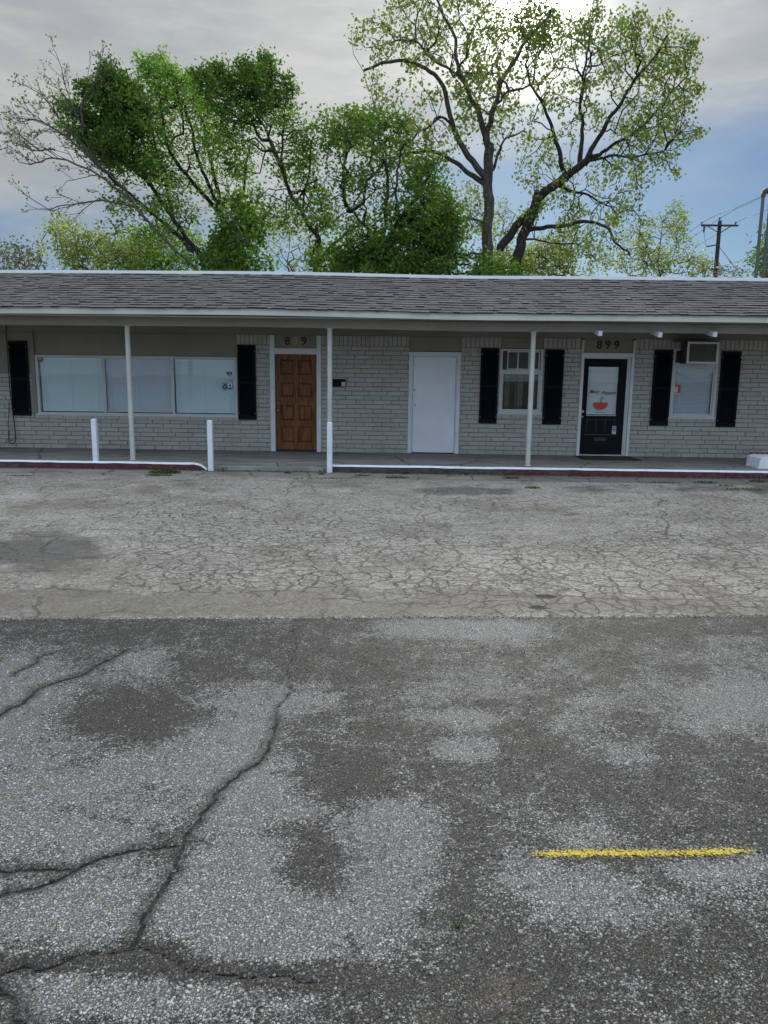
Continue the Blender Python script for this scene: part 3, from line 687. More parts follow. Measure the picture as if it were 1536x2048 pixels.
def brick(x0, x1, z0, z1):
    if x1 - x0 < .02 or z1 - z0 < .02: return
    y0 = YW - random.uniform(0, .007); e = .004
    j = lambda: random.uniform(-.0012, .0012)
    a = [(x0, YW + .03, z0), (x1, YW + .03, z0), (x1, YW + .03, z1), (x0, YW + .03, z1)]
    b = [(x0, y0 + .005, z0), (x1, y0 + .005, z0), (x1, y0 + .005, z1), (x0, y0 + .005, z1)]
    c = [(x0 + e + j(), y0 + j() * 2, z0 + e + j()), (x1 - e + j(), y0 + j() * 2, z0 + e + j()), (x1 - e + j(), y0 + j() * 2, z1 - e + j()), (x0 + e + j(), y0 + j() * 2, z1 - e + j())]
    fs = []
    for o in (0, 4): fs += [(o + i, o + (i + 1) % 4, o + 4 + (i + 1) % 4, o + 4 + i) for i in range(4)]
    bw.add(a + b + c, fs + [(8, 9, 10, 11)], 0)
def free(z, za=None):
    cut = sorted((o[0], o[1]) for o in openings if o[2] < z < o[3]); out = []; x = XL
    for a, b in cut:
        if a > x: out.append((x, a))
        x = max(x, b)
    if x < XR: out.append((x, XR))
    return out
ZSOL = 2.335; PIT = (ZSOL - ZP) / 24.0; LB = .372; G = .0105
for r in range(24):
    za, zb = ZP + r * PIT + .001, ZP + (r + 1) * PIT - G
    for a, b in free((za + zb) / 2):
        off = (r % 2) * LB / 2 + random.uniform(-.03, .03) + (.09 if r % 5 == 3 else 0)
        x = a; nx = math.floor((a + off) / LB) * LB - off
        while nx < b:
            p, q = max(a, nx), min(b, nx + LB - G)
            if q - p > .05: brick(p + (0 if p > a else .002), q, za, zb)
            elif q - p > 0.02: brick(p, q, za, zb)
            nx += LB
for a, b in free((ZSOL + ZS) / 2):          # upright course at the top
    x = a + .004
    while x < b - .03:
        w = .082 + random.uniform(-.006, .006); brick(x, min(b, x + w), ZSOL + .001, ZS - .004); x += w + G
for a, b, z0, z1 in (openings[0], openings[3], openings[5]):   # brick sills
    x = a - .03
    while x < b + .03:
        w = .30; zz0, zz1 = z0 - PIT * .95, z0 - .006
        q = min(b + .03, x + w)
        bw.box(x, q - .008, YW - .035, YW + .02, zz0, zz1, 0); x += w
# mortar bed behind the bricks
cutsx = sorted({XL, XR} | {v for o in openings for v in (max(XL, o[0]), o[1])})
for a, b in zip(cutsx[:-1], cutsx[1:]):
    z0s = [(ZP, ZS)]
    for o in openings:
        if o[0] <= a + 1e-6 and o[1] >= b - 1e-6:
            z0s = [(s, t) for s, t in ((ZP, o[2]), (o[3], ZS)) if t - s > .01]
    for s, t in z0s: bw.box(a, b, YW + .016, YW + .10, s, t, 1)
bw.build('brick_wall', [M['brick'], M['mortar']], B)
# boards above the openings and along the top
def panel(x0, x1, z0, z1, y=YW + .025): return MB().box(x0, x1, y, YW + .14, z0, z1).build('wall_board', M['panel'], B, bevel=.003)
pt = MB().box(XL, XR, YW - .018, YW + .2, ZS, ZC + .02); pt.build('header_board', M['panel'], B, bevel=.004)
panel(WA[0] + .02, WA[1] - .002, zA1 + .002, ZS - .002)
panel(DB[0] + .002, DB[1] - .002, zB1 + .01, ZS - .002)
panel(WB[0] + .002, WB[1] - .002, zW1 + .01, ZS - .002)
panel(XL, xLp - .002, zLp, ZS - .002, YW + .005)
tl = MB().box(xLp, WA[0] + .015, YW - .02, YW + .1, zLp - .9, ZS - .004); tl.build('corner_board', M['panel'], B, bevel=.004)
# solid shell of the building behind
sh = MB(); YB = 26.0
sh.box(XL, XL + .2, YW + .15, YB, -.1, 3.45); sh.box(XR - .2, XR, YW + .15, YB, -.1, 3.45); sh.box(XL + .2, XR - .2, YB - .2, YB, -.1, 3.45)
sh.box(XL + .2, XR - .2, YW + 1.2, YW + 1.3, .12, ZC)
sh.build('rear_wall', M['panel'], B)
MB().box(XL + .2, XR - .2, YW + .15, YW + 1.2, ZP - .02, ZP + .004).build('interior_floor', M['interior'], B)

# porch ceiling, beam, fascia, roof
def sag(x):       # the eave line is not quite straight
    return .030 * math.exp(-((x + 3.0) / 2.6) ** 2) + .012 * math.exp(-((x + 6.5) / 1.5) ** 2) - .012 * math.exp(-((x - 1.2) / 1.5) ** 2)
nx_ = 140; XS = [XL - .3 + (XR - XL + .6) * i / nx_ for i in range(nx_ + 1)]
def ribbon(sect, mats, name, parent, mi=None, sg=1.0, wob=0):
    mb = MB(); k = len(sect)
    for x in XS:
        for (y, z) in sect: mb.v.append((x, y, z + sag(x) * sg + (wob * mnoise.noise((x * .8, y * 3, 1.7)) if wob else 0)))
    for i in range(nx_):
        for j in range(k): mb.f.append((i * k + j, i * k + (j + 1) % k, (i + 1) * k + (j + 1) % k, (i + 1) * k + j)); mb.m.append(0)
    mb.f.append(tuple(range(k))); mb.m.append(0); mb.f.append(tuple(nx_ * k + j for j in reversed(range(k)))); mb.m.append(0)
    return mb.build(name, mats, parent)
ZE0, ZE1 = 2.716, 2.820          # fascia bottom / top
YR, ZR = 15.85, 3.655            # top of the shingle slope
MB().box(XL, XR, YF + .03, YW + .1, ZC + .025, ZC + .045).build('porch_ceiling', M['beam'], B)
ribbon([(YF, ZE0), (YF + .028, ZE0), (YF + .028, ZE1), (YF, ZE1)], M['fascia'], 'fascia', B)
ribbon([(YF - .012, ZE1 - .012), (YF + .05, ZE1 - .012), (YF + .05, ZE1 + .012), (YF - .012, ZE1 + .012)], M['fascia'], 'drip_edge', B)
ribbon([(YP - .045, 2.545), (YP + .045, 2.545), (YP + .045, ZC + .02), (YP - .045, ZC + .02)], M['beam'], 'porch_beam', B, sg=.8)
ribbon([(YF + .03, ZE0 - .003), (YP - .05, ZE0 - .003), (YP - .05, ZE0 + .01), (YF + .03, ZE0 + .01)], M['beam'], 'soffit', B)
roof = ribbon([(YF + .03, ZE1 - .02), (YF + .03, ZE1 + .008), (YR, ZR - .01), (YR + .25, ZR - .01), (YR + .25, ZR - .1)], M['shingle'], 'roof', B)
# the shingles: lapped tabs on the slope
sg_ = MB(); sl = math.hypot(YR - YF, ZR - ZE1); dy, dz = (YR - YF + .012) / sl, (ZR - ZE1) / sl; NROW = 16; ex = sl / NROW
for r in range(NROW):
    x = XL - .3 - random.random() * .3
    while x < XR + .3:
        w = random.choice([.08, .11, .14, .17, .2, .24]) * random.uniform(.9, 1.1)
        t = random.choice([.011, .014, .018, .023]) * random.uniform(.9, 1.15)
        s0 = r * ex - random.choice([0, .004, .012]) - .012; s1 = (r + 1) * ex + .03
        def P_(xx, s, h):
            s2 = s + .010 * mnoise.noise((xx * .9, r * .35, 4.0)) + .005 * mnoise.noise((xx * 2.6, r * .9, 1.0))
            return (xx, YF - .012 + s2 * dy - h * dz, ZE1 + .006 + s2 * dz + h * dy + sag(xx))
        b0, b1 = min(s1, sl), 0
        vs = [P_(x, s0, 0), P_(x + w, s0, 0), P_(x + w, s0, t + .006), P_(x, s0, t + .006), P_(x, b0, .003), P_(x + w, b0, .003), P_(x, b0, 0), P_(x + w, b0, 0)]
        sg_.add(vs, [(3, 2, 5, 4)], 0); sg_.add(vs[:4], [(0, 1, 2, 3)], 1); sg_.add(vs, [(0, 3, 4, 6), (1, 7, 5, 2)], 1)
        x += w + .003
sg_.build('shingles', [M['shingle'], M['shingle_edge_shade']], roof)
cp = ribbon([(YR - .05, ZR - .02), (YR + .30, ZR - .02), (YR + .30, ZR + .052), (YR - .05, ZR + .052)], M['coping'], 'ridge_cap', roof)
MB().box(XL - .1, XR + .1, YR + .31, YB + .2, 3.45, 3.56).build('flat_roof', M['roofflat'], B)

# porch posts
for px, py, pyt in ((260, 920, 650), (657.5, 934, 656), (1061, 931, 664)):
    x = at(px if px != 260 else 266, py, YP).x if px == 260 else at({657.5: 659.5, 1061: 1055.5}[px], py - 4, YP).x
    p = MB().lathe((x, YP, ZP), (0, 0, 1), [(0, .062), (.012, .062), (.014, .047), (2.545 - ZP + sag(x) * .8, .045)], 18)
    po = p.build('porch_post', M['post'], B, smooth=False)
    MB().box(x - .07, x + .07, YP - .042, YP + .042, 2.537 + sag(x) * .8, 2.5445 + sag(x) * .8).build('post_bracket', M['post'], po)

# white bollards on the kerb
def bollard(px, py0, py1, Y, zb, w, label):
    a = at(px, py0, Y)
    top = at(px, py1, Y).z
    e = empty('bollard', (a.x, Y, zb), label, 'bollard', 'white bollards along the kerb')
    k = MB(); h = w / 2
    k.box(a.x - h, a.x + h, Y - h, Y + h, zb, top - .012)
    k.build('post', M['bollard'], e, bevel=.006)
    k = MB().add([(a.x - h - .002, Y - h - .002, top - .0115), (a.x + h + .002, Y - h - .002, top - .0115), (a.x + h + .002, Y + h + .002, top - .0115), (a.x - h - .002, Y + h + .002, top - .0115), (a.x - h * .6, Y - h * .6, top + .004), (a.x + h * .6, Y - h * .6, top + .004), (a.x + h * .6, Y + h * .6, top + .004), (a.x - h * .6, Y + h * .6, top + .004)],
                 [(3, 2, 1, 0), (4, 5, 6, 7), (0, 1, 5, 4), (1, 2, 6, 5), (2, 3, 7, 6), (3, 0, 4, 7)]); k.build('cap', M['bollard'], e)
bollard(192, 917, 838, YK + .09, ZP, .088, 'white bollard below the big window, farthest from the wooden door')
bollard(422, 934, 841, YK - .06, 0, .088, 'white bollard at the end of the kerb, between big window and wooden door')
bollard(659.5, 936, 845, YK - .06, 0, .092, 'tallest white bollard, right in front of the porch post beside the wooden door')

# ---- window helper
def frame_rect(mb, x0, x1, z0, z1, w, y0, y1, wt=None, wb=None, mi=0):
    wt = wt or w; wb = wb or w
    mb.box(x0, x0 + w, y0, y1, z0, z1, mi); mb.box(x1 - w, x1, y0, y1, z0, z1, mi)
    mb.box(x0 + w, x1 - w, y0, y1, z1 - wt, z1, mi); mb.box(x0 + w, x1 - w, y0, y1, z0, z0 + wb, mi)
def blinds(x0, x1, z0, z1, y, mat, parent, pitch=.0235, cords=3, tilt=1.18):
    mb = MB(); z = z0 + .012; hw = .0138
    while z < z1 - .03:
        c, s = math.cos(tilt) * hw, math.sin(tilt) * hw
        mb.add([(x0, y - c, z - s), (x1, y - c, z - s), (x1, y, z + .0015), (x0, y, z + .0015), (x1, y + c, z + s), (x0, y + c, z + s)], [(0, 1, 2, 3), (3, 2, 4, 5)])
        z += pitch
    mb.box(x0, x1, y - .014, y + .014, z1 - .03, z1)
    mb.box(x0, x1, y - .012, y + .012, z0 - .012, z0 + .002)
    for i in range(cords):
        cx = x0 + (x1 - x0) * (.08 + .84 * i / max(1, cords - 1)) if cords > 1 else (x0 + x1) / 2
        mb.box(cx - .003, cx + .003, y - .018, y - .016, z0, z1 - .03, 1)
    return mb.build('blinds', [mat, M['blind_grey']], parent)
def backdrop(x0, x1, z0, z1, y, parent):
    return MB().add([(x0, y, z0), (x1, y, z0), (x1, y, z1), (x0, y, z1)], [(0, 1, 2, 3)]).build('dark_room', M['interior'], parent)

# big three-pane window
w = MB(); frame_rect(w, WA[0] + .02, WA[1], zA0, zA1, .055, YW - .005, YW + .07, .045, .050)
big = w.build('picture_window', M['trim'], B, bevel=.003)
ix0, ix1, iz0, iz1 = WA[0] + .075, WA[1] - .055, zA0 + .05, zA1 - .045
mx1 = (wx(207, 770) + 0) ; mx2 = wx(346, 772)
for mxx in (mx1, mx2): MB().box(mxx - .022, mxx + .022, YW + .006, YW + .055, iz0, iz1).build('mullion', M['aluminium'], big, bevel=.002)
MB().box(WA[0] - .0, WA[1] + .01, YW - .045, YW - .006, zA0 - .018, zA0 + .022).build('sill', M['trim'], big, bevel=.004)
for k, (a, b) in enumerate(((ix0, mx1 - .022), (mx1 + .022, mx2 - .022), (mx2 + .022, ix1))):
    MB().box(a, b, YW + .030, YW + .034, iz0 + .018, iz1).build('pane', M['glass'], big)
    blinds(a + .012, b - .012, iz0 + .03, iz1 - .005, YW + .085, M['blind'] if k != 1 else M['blind_grey'], big)
    if k == 1:
        f = MB(); frame_rect(f, a, b, iz0 + .019, iz1, .022, YW + .010, YW + .028); f.build('screen_frame', M['aluminium'], big)
backdrop(ix0 - .05, ix1 + .05, iz0 - .05, iz1 + .05, YW + .16, big)
# stickers on the glass
ys = YW + .0285
def disc(mb, x, z, r, y, n=20, mi=0, a0=0, a1=2 * math.pi):
    mb.add([(x + r * math.cos(a0 + (a1 - a0) * i / n), y, z + r * math.sin(a0 + (a1 - a0) * i / n)) for i in range(n)], [tuple(range(n))], mi)
def stick(): return MB()
def prect(mb, pxa, pya, pxb, pyb, y, mi=0, th=.0008):
    a, b = at(pxa, pya, y), at(pxb, pyb, y); mb.box(min(a.x, b.x), max(a.x, b.x), y - th, y, min(a.z, b.z), max(a.z, b.z), mi)
s = stick(); p = at(79.5, 718, ys); disc(s, p.x, p.z, .060, ys); frame_ = s; disc(s, p.x, p.z + .005, .030, ys - .0008, 12, 1); s.build('sticker', [M['sticker_red'], M['trim']], big)
tri = MB(); tri.add([(p.x - .018, ys - .0014, p.z - .012), (p.x + .018, ys - .0014, p.z - .012), (p.x, ys - .0014, p.z + .022)], [(0, 1, 2)]); tri.build('sticker_mark', M['sticker_red'], big)
p = at(458.5, 748, ys); s = stick()      # shield shape with a pale swirl
s.add([(p.x - .055, ys, p.z + .045), (p.x - .03, ys, p.z + .038), (p.x, ys, p.z + .042), (p.x + .03, ys, p.z + .038), (p.x + .055, ys, p.z + .045), (p.x + .058, ys, p.z + .01), (p.x + .04, ys, p.z - .03), (p.x, ys, p.z - .055), (p.x - .04, ys, p.z - .03), (p.x - .058, ys, p.z + .01)], [tuple(reversed(range(10)))])
disc(s, p.x + .008, p.z - .004, .018, ys - .0008, 14, 1)
s.add([(p.x - .055, ys - .0008, p.z - .004), (p.x - .02, ys - .0008, p.z - .012), (p.x + .0, ys - .0008, p.z - .036), (p.x + .036, ys - .0008, p.z - .026), (p.x + .05, ys - .0008, p.z - .008), (p.x + .03, ys - .0008, p.z - .046), (p.x, ys - .0008, p.z - .052), (p.x - .03, ys - .0008, p.z - .034)], [tuple(range(8))], 1)
s.build('sticker', [M['sticker_blue'], M['sticker_pale']], big)
s = stick(); prect(s, 455, 759, 465, 765.5, ys); prect(s, 457, 761.3, 464, 762, ys - .001, 1); s.build('sticker', [M['sticker_pale'], M['sticker_blue']], big)
s = stick(); prect(s, 466.5, 754.5, 472, 771, ys, 1); prect(s, 467.3, 755.5, 471, 759, ys - .001, 0); prect(s, 467.5, 760.5, 470.5, 763.5, ys - .001, 2); prect(s, 467.7, 764.3, 471, 765, ys - .001, 0); s.build('sticker', [M['sticker_blue'], M['blind'], M['sticker_pale']], big)
s = stick(); a, b = at(444.2, 765.6, ys), at(455, 779.8, ys); frame_rect(s, a.x, b.x, b.z, a.z, .006, ys - .001, ys); c = ((a.x + b.x) / 2, (a.z + b.z) / 2 - .012)
disc(s, c[0], c[1], .044, ys); disc(s, c[0] + .004, c[1] + .004, .020, ys - .001, 12, 1); s.add([(c[0] - .018, ys, c[1] + .035), (c[0] + .03, ys, c[1] + .045), (c[0] + .035, ys, c[1] + .062), (c[0] - .024, ys, c[1] + .060)], [(0, 1, 2, 3)])
s.build('sticker', [M['sticker_blue'], M['sticker_pale']], big)
s = stick(); a = at(460, 767.5, ys); s.box(a.x - .045, a.x + .042, ys - .0004, ys, a.z - .115, a.z + .012, 1)
disc(s, a.x + .002, a.z - .010, .013, ys - .001, 10); s.add([(a.x - .008, ys - .001, a.z - .018), (a.x - .03, ys - .001, a.z - .06), (a.x + .028, ys - .001, a.z - .06), (a.x + .014, ys - .001, a.z - .018)], [(0, 1, 2, 3)]); s.box(a.x - .042, a.x + .038, ys - .0012, ys - .0005, a.z - .110, a.z - .078)
s.build('sticker', [M['sticker_blue'], M['blind']], big)

# ---- shutters
def shutter(pl, pr, label=None):
    (x0t, y0t), (x0b, y0b) = pl; (x1t, y1t), (x1b, y1b) = pr
    ys_ = YW - .012
    x0 = (at(x0t, y0t, ys_).x + at(x0b, y0b, ys_).x) / 2; x1 = (at(x1t, y1t, ys_).x + at(x1b, y1b, ys_).x) / 2
    z1 = (at(x0t, y0t, ys_).z + at(x1t, y1t, ys_).z) / 2; z0 = (at(x0b, y0b, ys_).z + at(x1b, y1b, ys_).z) / 2
    mb = MB(); ya, yb = YW - .042, YW - .008; st = .045
    frame_rect(mb, x0, x1, z0, z1, st, ya, yb, .06, .08)
    zm = (z0 + z1) / 2; mb.box(x0 + st, x1 - st, ya + .002, yb, zm - .028, zm + .028)
    for za, zb in ((z0 + .08, zm - .028), (zm + .028, z1 - .06)):
        n = int((zb - za) / .036); h = (zb - za) / n
        for i in range(n):
            zz = za + i * h
            mb.add([(x0 + st, ya + .006, zz), (x1 - st, ya + .006, zz), (x1 - st, yb - .004, zz + h * .98), (x0 + st, yb - .004, zz + h * .98)], [(0, 1, 2, 3)])
        mb.box(x0 + st, x1 - st, yb - .003, yb - .001, za, zb)
    for xx in (x0 + .02, x1 - .02):
        for zz in (z0 + .13, z1 - .12): mb.lathe((xx, ya, zz), (0, -1, 0), [(-.001, .008), (.003, .006)], 8, 1)
    mb.build('shutter', [M['shutter'], M['metal']], B, bevel=.002)
shutter(((15, 682), (29, 831)), ((53, 682), (64, 831)))
shutter(((475, 690), (477, 839)), ((511, 690), (513, 839)))
shutter(((962, 696), (958, 846)), ((998, 697), (993, 847)))
shutter(((1091, 699), (1084, 848)), ((1129, 699), (1121, 849)))
shutter(((1308, 700), (1300, 851)), ((1345, 700), (1336, 851)))
shutter(((1444, 702), (1431, 853)), ((1483, 703), (1469, 854)))

# ---- doors
def knob(mb, x, z, y, r=.028):
    mb.lathe((x, y, z), (0, -1, 0), [(0, r * 1.15), (.006, r * 1.1), (.010, r * .45), (.035, r * .4), (.042, r * .85), (.055, r), (.068, r * .8), (.072, r * .3)], 16)
def deadbolt(mb, x, z, y, r=.026):
    mb.lathe((x, y, z), (0, -1, 0), [(0, r), (.010, r * .95), (.016, r * .6), (.018, r * .3)], 16)
# wooden door with eight panels
z_top = wz(590, 709)
dx0, dx1 = span(((549, 712), (553, 900)), ((632, 712), (634, 900)))
dz0 = ZP + .035
yd = YW + .045
d = MB(); d.box(dx0, dx1, yd + .026, yd + .045, dz0, z_top, 0)
W_, H_ = dx1 - dx0, z_top - dz0
cols = [(dx0 + .105, dx0 + W_ / 2 - .045), (dx0 + W_ / 2 + .045, dx1 - .105)]
yfs = [(713 - 709) / 195, 0]
rows = []
for a, b in ((719, 750), (765, 795), (811, 843), (855, 888)):
    rows.append((z_top - (b - 709) / (903 - 709) * H_, z_top - (a - 709) / (903 - 709) * H_))
xs_ = [dx0, cols[0][0], cols[0][1], cols[1][0], cols[1][1], dx1]
for a, b in ((xs_[0], xs_[1]), (xs_[2], xs_[3]), (xs_[4], xs_[5])): d.box(a, b, yd, yd + .0255, dz0, z_top)
zs_ = [dz0] + [v for r_ in reversed(rows) for v in r_] + [z_top]
for i in range(0, len(zs_), 2):
    for a, b in cols: d.box(a + .0005, b - .0005, yd + .0008, yd + .0255, zs_[i], zs_[i + 1])
for a, b in cols:
    for z0, z1 in rows:
        i1, i2 = .007, .045
        o_ = [(a + i1, yd + .025, z0 + i1), (b - i1, yd + .025, z0 + i1), (b - i1, yd + .025, z1 - i1), (a + i1, yd + .025, z1 - i1)]
        n_ = [(a + i2, yd + .002, z0 + i2), (b - i2, yd + .002, z0 + i2), (b - i2, yd + .002, z1 - i2), (a + i2, yd + .002, z1 - i2)]
        d.add(o_ + n_, [(0, 1, 5, 4), (1, 2, 6, 5), (2, 3, 7, 6), (3, 0, 4, 7), (4, 5, 6, 7)])
door1 = d.build('wooden_door', M['wood'], B, bevel=.002)
k = MB(); kp = at(557, 821, yd); knob(k, kp.x, kp.z, yd, .03); k.build('door_knob', M['brass'], door1, smooth=True)
k = MB(); kp = at(556.5, 807, yd); deadbolt(k, kp.x, kp.z, yd, .026); k.build('deadbolt', M['brass'], door1)
MB().box(dx0, dx1, yd - .02, yd + .06, ZP + .004, dz0 - .004).build('threshold', M['rubber'], door1)
t = MB()
t.box(DA[0], dx0 - .006, YW - .028, yd + .05, ZP + .002, ZS - .010); t.box(dx1 + .006, DA[1], YW - .028, yd + .05, ZP + .002, ZS - .010)
t.box(dx0 - .006, dx1 + .006, YW - .010, yd + .05, z_top + .006, z_top + .085)
t.box(dx0 - .006, dx1 + .006, YW - .026, YW + .03, z_top + .086, z_top + .125)
t.build('door_frame', M['white'], B, bevel=.004)
panel(dx0 - .004, dx1 + .004, z_top + .127, ZS - .002, YW + .012)
MB().box(DA[0] + .03, DA[0] + .075, YW - .034, YW - .0285, wz(540, 778), wz(540, 770)).build('door_bell', M['acframe'], B)

# white flush door
z_top = wz(868, 714); dx0, dx1 = span(((827, 716), (824, 900)), ((912, 716), (908, 900)))
d = MB().box(dx0, dx1, YW + .03, YW + .07, ZP + .02, z_top); door2 = d.build('flush_door', M['whitedoor'], B, bevel=.003)
for py in (780, 810):
    k = MB(); kp = at(829.5, py, YW + .03); deadbolt(k, kp.x, kp.z, YW + .03, .026); k.build('deadbolt', M['metal'], door2)
MB().box(dx0, dx1, YW + .0, YW + .09, ZP + .003, ZP + .018).build('threshold', M['rubber'], door2)
t = MB()
t.box(DB[0], DB[0] + .075, YW - .02, YW + .02, ZP + .002, zB1); t.box(DB[1] - .075, DB[1], YW - .02, YW + .02, ZP + .002, zB1); t.box(DB[0] + .0755, DB[1] - .0755, YW - .02, YW + .02, zB1 - .085, zB1)
t.box(DB[0] + .03, dx0 - .004, YW + .0205, YW + .1, ZP + .002, zB1 - .02); t.box(dx1 + .004, DB[1] - .03, YW + .0205, YW + .1, ZP + .002, zB1 - .02); t.box(dx0 - .004, dx1 + .004, YW + .0205, YW + .1, z_top + .005, zB1 - .02)
t.build('door_frame', M['white'], B, bevel=.004)

# black shop door
ydk = YW + .06
z_top = at(1210, 718, ydk).z; dx0 = (at(1167, 720, ydk).x + at(1158, 908, ydk).x) / 2; dx1 = (at(1253.5, 720, ydk).x + at(1243, 910, ydk).x) / 2
gx0 = (at(1177, 735, ydk).x + at(1172.5, 830, ydk).x) / 2; gx1 = (at(1239, 735, ydk).x + at(1233, 832, ydk).x) / 2
gz1, gz0 = at(1208, 733.5, ydk).z, at(1203, 832, ydk).z
d = MB(); dz0 = ZP + .03
d.box(dx0, gx0, ydk, ydk + .04, dz0, z_top); d.box(gx1, dx1, ydk, ydk + .04, dz0, z_top); d.box(gx0 + .0002, gx1 - .0002, ydk, ydk + .04, gz1, z_top); d.box(gx0 + .0002, gx1 - .0002, ydk, ydk + .04, dz0, gz0)
za = at(1200, 869, ydk).z
door3 = d.build('black_door', M['blackdoor'], B, bevel=.003)
gb = MB(); frame_rect(gb, gx0 - .03, gx1 + .03, gz0 - .03, gz1 + .03, .03, ydk - .012, ydk - .0005); gb.build('glazing_bead', M['blackdoor'], door3, bevel=.004)
pm = MB()
for i in range(4):
    xx = gx0 + .03 + (gx1 - gx0 - .06) * i / 3; pm.box(xx - .006, xx + .006, ydk - .004, ydk - .0006, za + .06, gz0 - .05)
pm.box(gx0 - .02, gx1 + .02, ydk - .004, ydk - .0006, za - .008, za + .008); pm.box(gx0, gx1, ydk - .0045, ydk - .0006, gz0 - .085, gz0 - .075)
pm.build('lower_panel_moulding', M['accase'], door3)
MB().box(gx0, gx1, ydk + .010, ydk + .014, gz0, gz1).build('pane', M['glass'], door3)
blinds(gx0 + .01, gx1 - .01, gz0 + .045, gz1 - .004, ydk + .05, M['blind_white'], door3, cords=2)
MB().box(gx0, gx1, ydk + .016, ydk + .03, gz0, gz0 + .022).build('blind_rail', M['trim'], door3)
backdrop(gx0 - .02, gx1 + .02, gz0 - .02, gz1 + .02, ydk + .09, door3)
yl_ = ydk + .0085
p = at(1206.5, 788, yl_)
la = at(1179.5, 785, yl_).x; lb = at(1231.5, 786, yl_).x
t1 = text_obj('lettering', 'Mary', .098, ((at(1189.5, 785, yl_).x), yl_, at(1189, 783.5, yl_).z - .03), M['letter_red'], door3, extrude=.0006, shear=.35, offset=.001, spacing=.92)
t2 = text_obj('lettering', 'Poppins', .098, ((at(1217, 786, yl_).x), yl_, at(1217, 785.5, yl_).z - .03), M['letter_red'], door3, extrude=.0006, shear=.35, offset=.001, spacing=.92)
def fitw(o, px0, px1, py):
    xs2 = [v.co.x for v in o.data.vertices]; a, b = min(xs2), max(xs2); A, Bx = at(px0, py, yl_).x, at(px1, py, yl_).x
    for v in o.data.vertices: v.co.x = A + (v.co.x - a) / (b - a) * (Bx - A)
fitw(t1, 1179.5, 1199.5, 785); fitw(t2, 1204, 1232, 786)
um = MB()     # upside-down umbrella emblem
c = at(1201, 807, yl_); hw = at(1215.6, 807, yl_).x - c.x; bt = at(1201, 819.5, yl_).z
dome = [(c.x + hw * math.cos(math.pi + math.pi * i / 20), c.z - (c.z - bt) * math.sin(math.pi * i / 20) ** .9) for i in range(21)]
rim = []
for i in range(3):
    xa_ = c.x + hw - i * 2 * hw / 3; xb_ = xa_ - 2 * hw / 3
    for j in range(1, 8):
        q = j / 8; rim.append((xa_ + (xb_ - xa_) * q, c.z + .016 * math.sin(math.pi * q) * (1 if i == 1 else .9) + (.012 if i != 1 else .008)))
um.prism(dome + rim, yl_ - .0006, yl_)
um.build('umbrella_emblem', M['umbrella_red'], door3)
hk = MB(); ht = at(1203, 795, yl_).z
hk.tube([(c.x + .006, yl_ - .001, c.z + .01), (c.x + .006, yl_ - .001, ht - .03)] + [(c.x + .006 + .022 - .022 * math.cos(a_), yl_ - .001, ht - .022 + .022 * math.sin(a_)) for a_ in [math.pi * q / 8 for q in range(9)]] + [(c.x + .05, yl_ - .001, ht - .034)], .0065, 6)
MB().lathe((c.x, yl_ - .001, bt - .008), (0, 0, 1), [(0, .004), (.01, .007)], 6).build('umbrella_tip', M['letter_red'], door3)
hk.build('umbrella_handle', M['letter_red'], door3)
sg2 = MB(); a, b = at(1190, 825, yl_), at(1213, 823.8, yl_)
pts = [(a.x + (b.x - a.x) * i / 30, yl_ - .001, a.z + (b.z - a.z) * i / 30 + .006 * math.sin(i * 2.3) * (1 if i < 24 else .3)) for i in range(31)]
sg2.tube(pts, .0028, 4); sg2.build('script_line', M['letter_red'], door3)
k = MB(); kp = at(1165, 823.5, ydk); k.lathe((kp.x, ydk, kp.z), (0, -1, 0), [(0, .03), (.008, .028), (.012, .013), (.045, .012)], 14)
k.tube([(kp.x, ydk - .045, kp.z), (kp.x - .005, ydk - .047, kp.z + .004), (kp.x - .035, ydk - .05, kp.z + .012), (kp.x - .06, ydk - .05, kp.z - .002)], [.012, .012, .010, .008], 8); k.build('door_handle', M['metal'], door3)
k = MB(); kp = at(1164.5, 833.5, ydk); deadbolt(k, kp.x, kp.z, ydk, .024); k.build('deadbolt', M['metal'], door3)
s = MB(); prect(s, 1224.5, 852, 1231.5, 868, ydk - .003, 0); prect(s, 1225.5, 854, 1230.5, 860.5, ydk - .004, 1); prect(s, 1226, 861.5, 1230, 863, ydk - .004, 1); a = at(1228, 857.3, ydk - .005); disc(s, a.x, a.z, .014, ydk - .0052, 14, 0)
s.build('sticker', [M['trim'], paint('sticker_bright_blue', (.02, .09, .28), .4, .1, 0, (.1, .1, .1), 30, 0)], door3)
s = MB(); a, b = at(1188, 875, ydk), at(1211, 882, ydk); s.box(a.x, b.x, ydk - .008, ydk - .0005, b.z, a.z); s.box(a.x + .015, b.x - .015, ydk - .013, ydk - .0085, b.z + .012, a.z - .012)
s.build('mail_slot', paint('slot_metal', (.055, .045, .035), .45, .2, .3, (.03, .03, .03), 10, .1, metal=.4), door3, bevel=.002)
MB().box(dx0, dx1, ydk - .04, ydk + .06, ZP + .004, ZP + .026).build('threshold', M['aluminium'], door3)
t = MB(); zt = zC1
t.box(DC[0], DC[0] + .062, YW - .022, YW + .03, ZP + .002, zt); t.box(DC[1] - .062, DC[1], YW - .022, YW + .03, ZP + .002, zt); t.box(DC[0] + .0625, DC[1] - .0625, YW - .022, YW + .03, zt - .085, zt)
t.box(DC[0] + .02, dx0 - .004, YW + .0305, YW + .12, ZP + .002, zt - .02); t.box(dx1 + .004, DC[1] - .02, YW + .0305, YW + .12, ZP + .002, zt - .02); t.box(dx0 - .004, dx1 + .004, YW + .0305, YW + .12, z_top + .005, zt - .02)
t.box(DC[1] - .10, DC[1] - .068, YW + .004, YW + .029, ZP + .01, zt - .09)
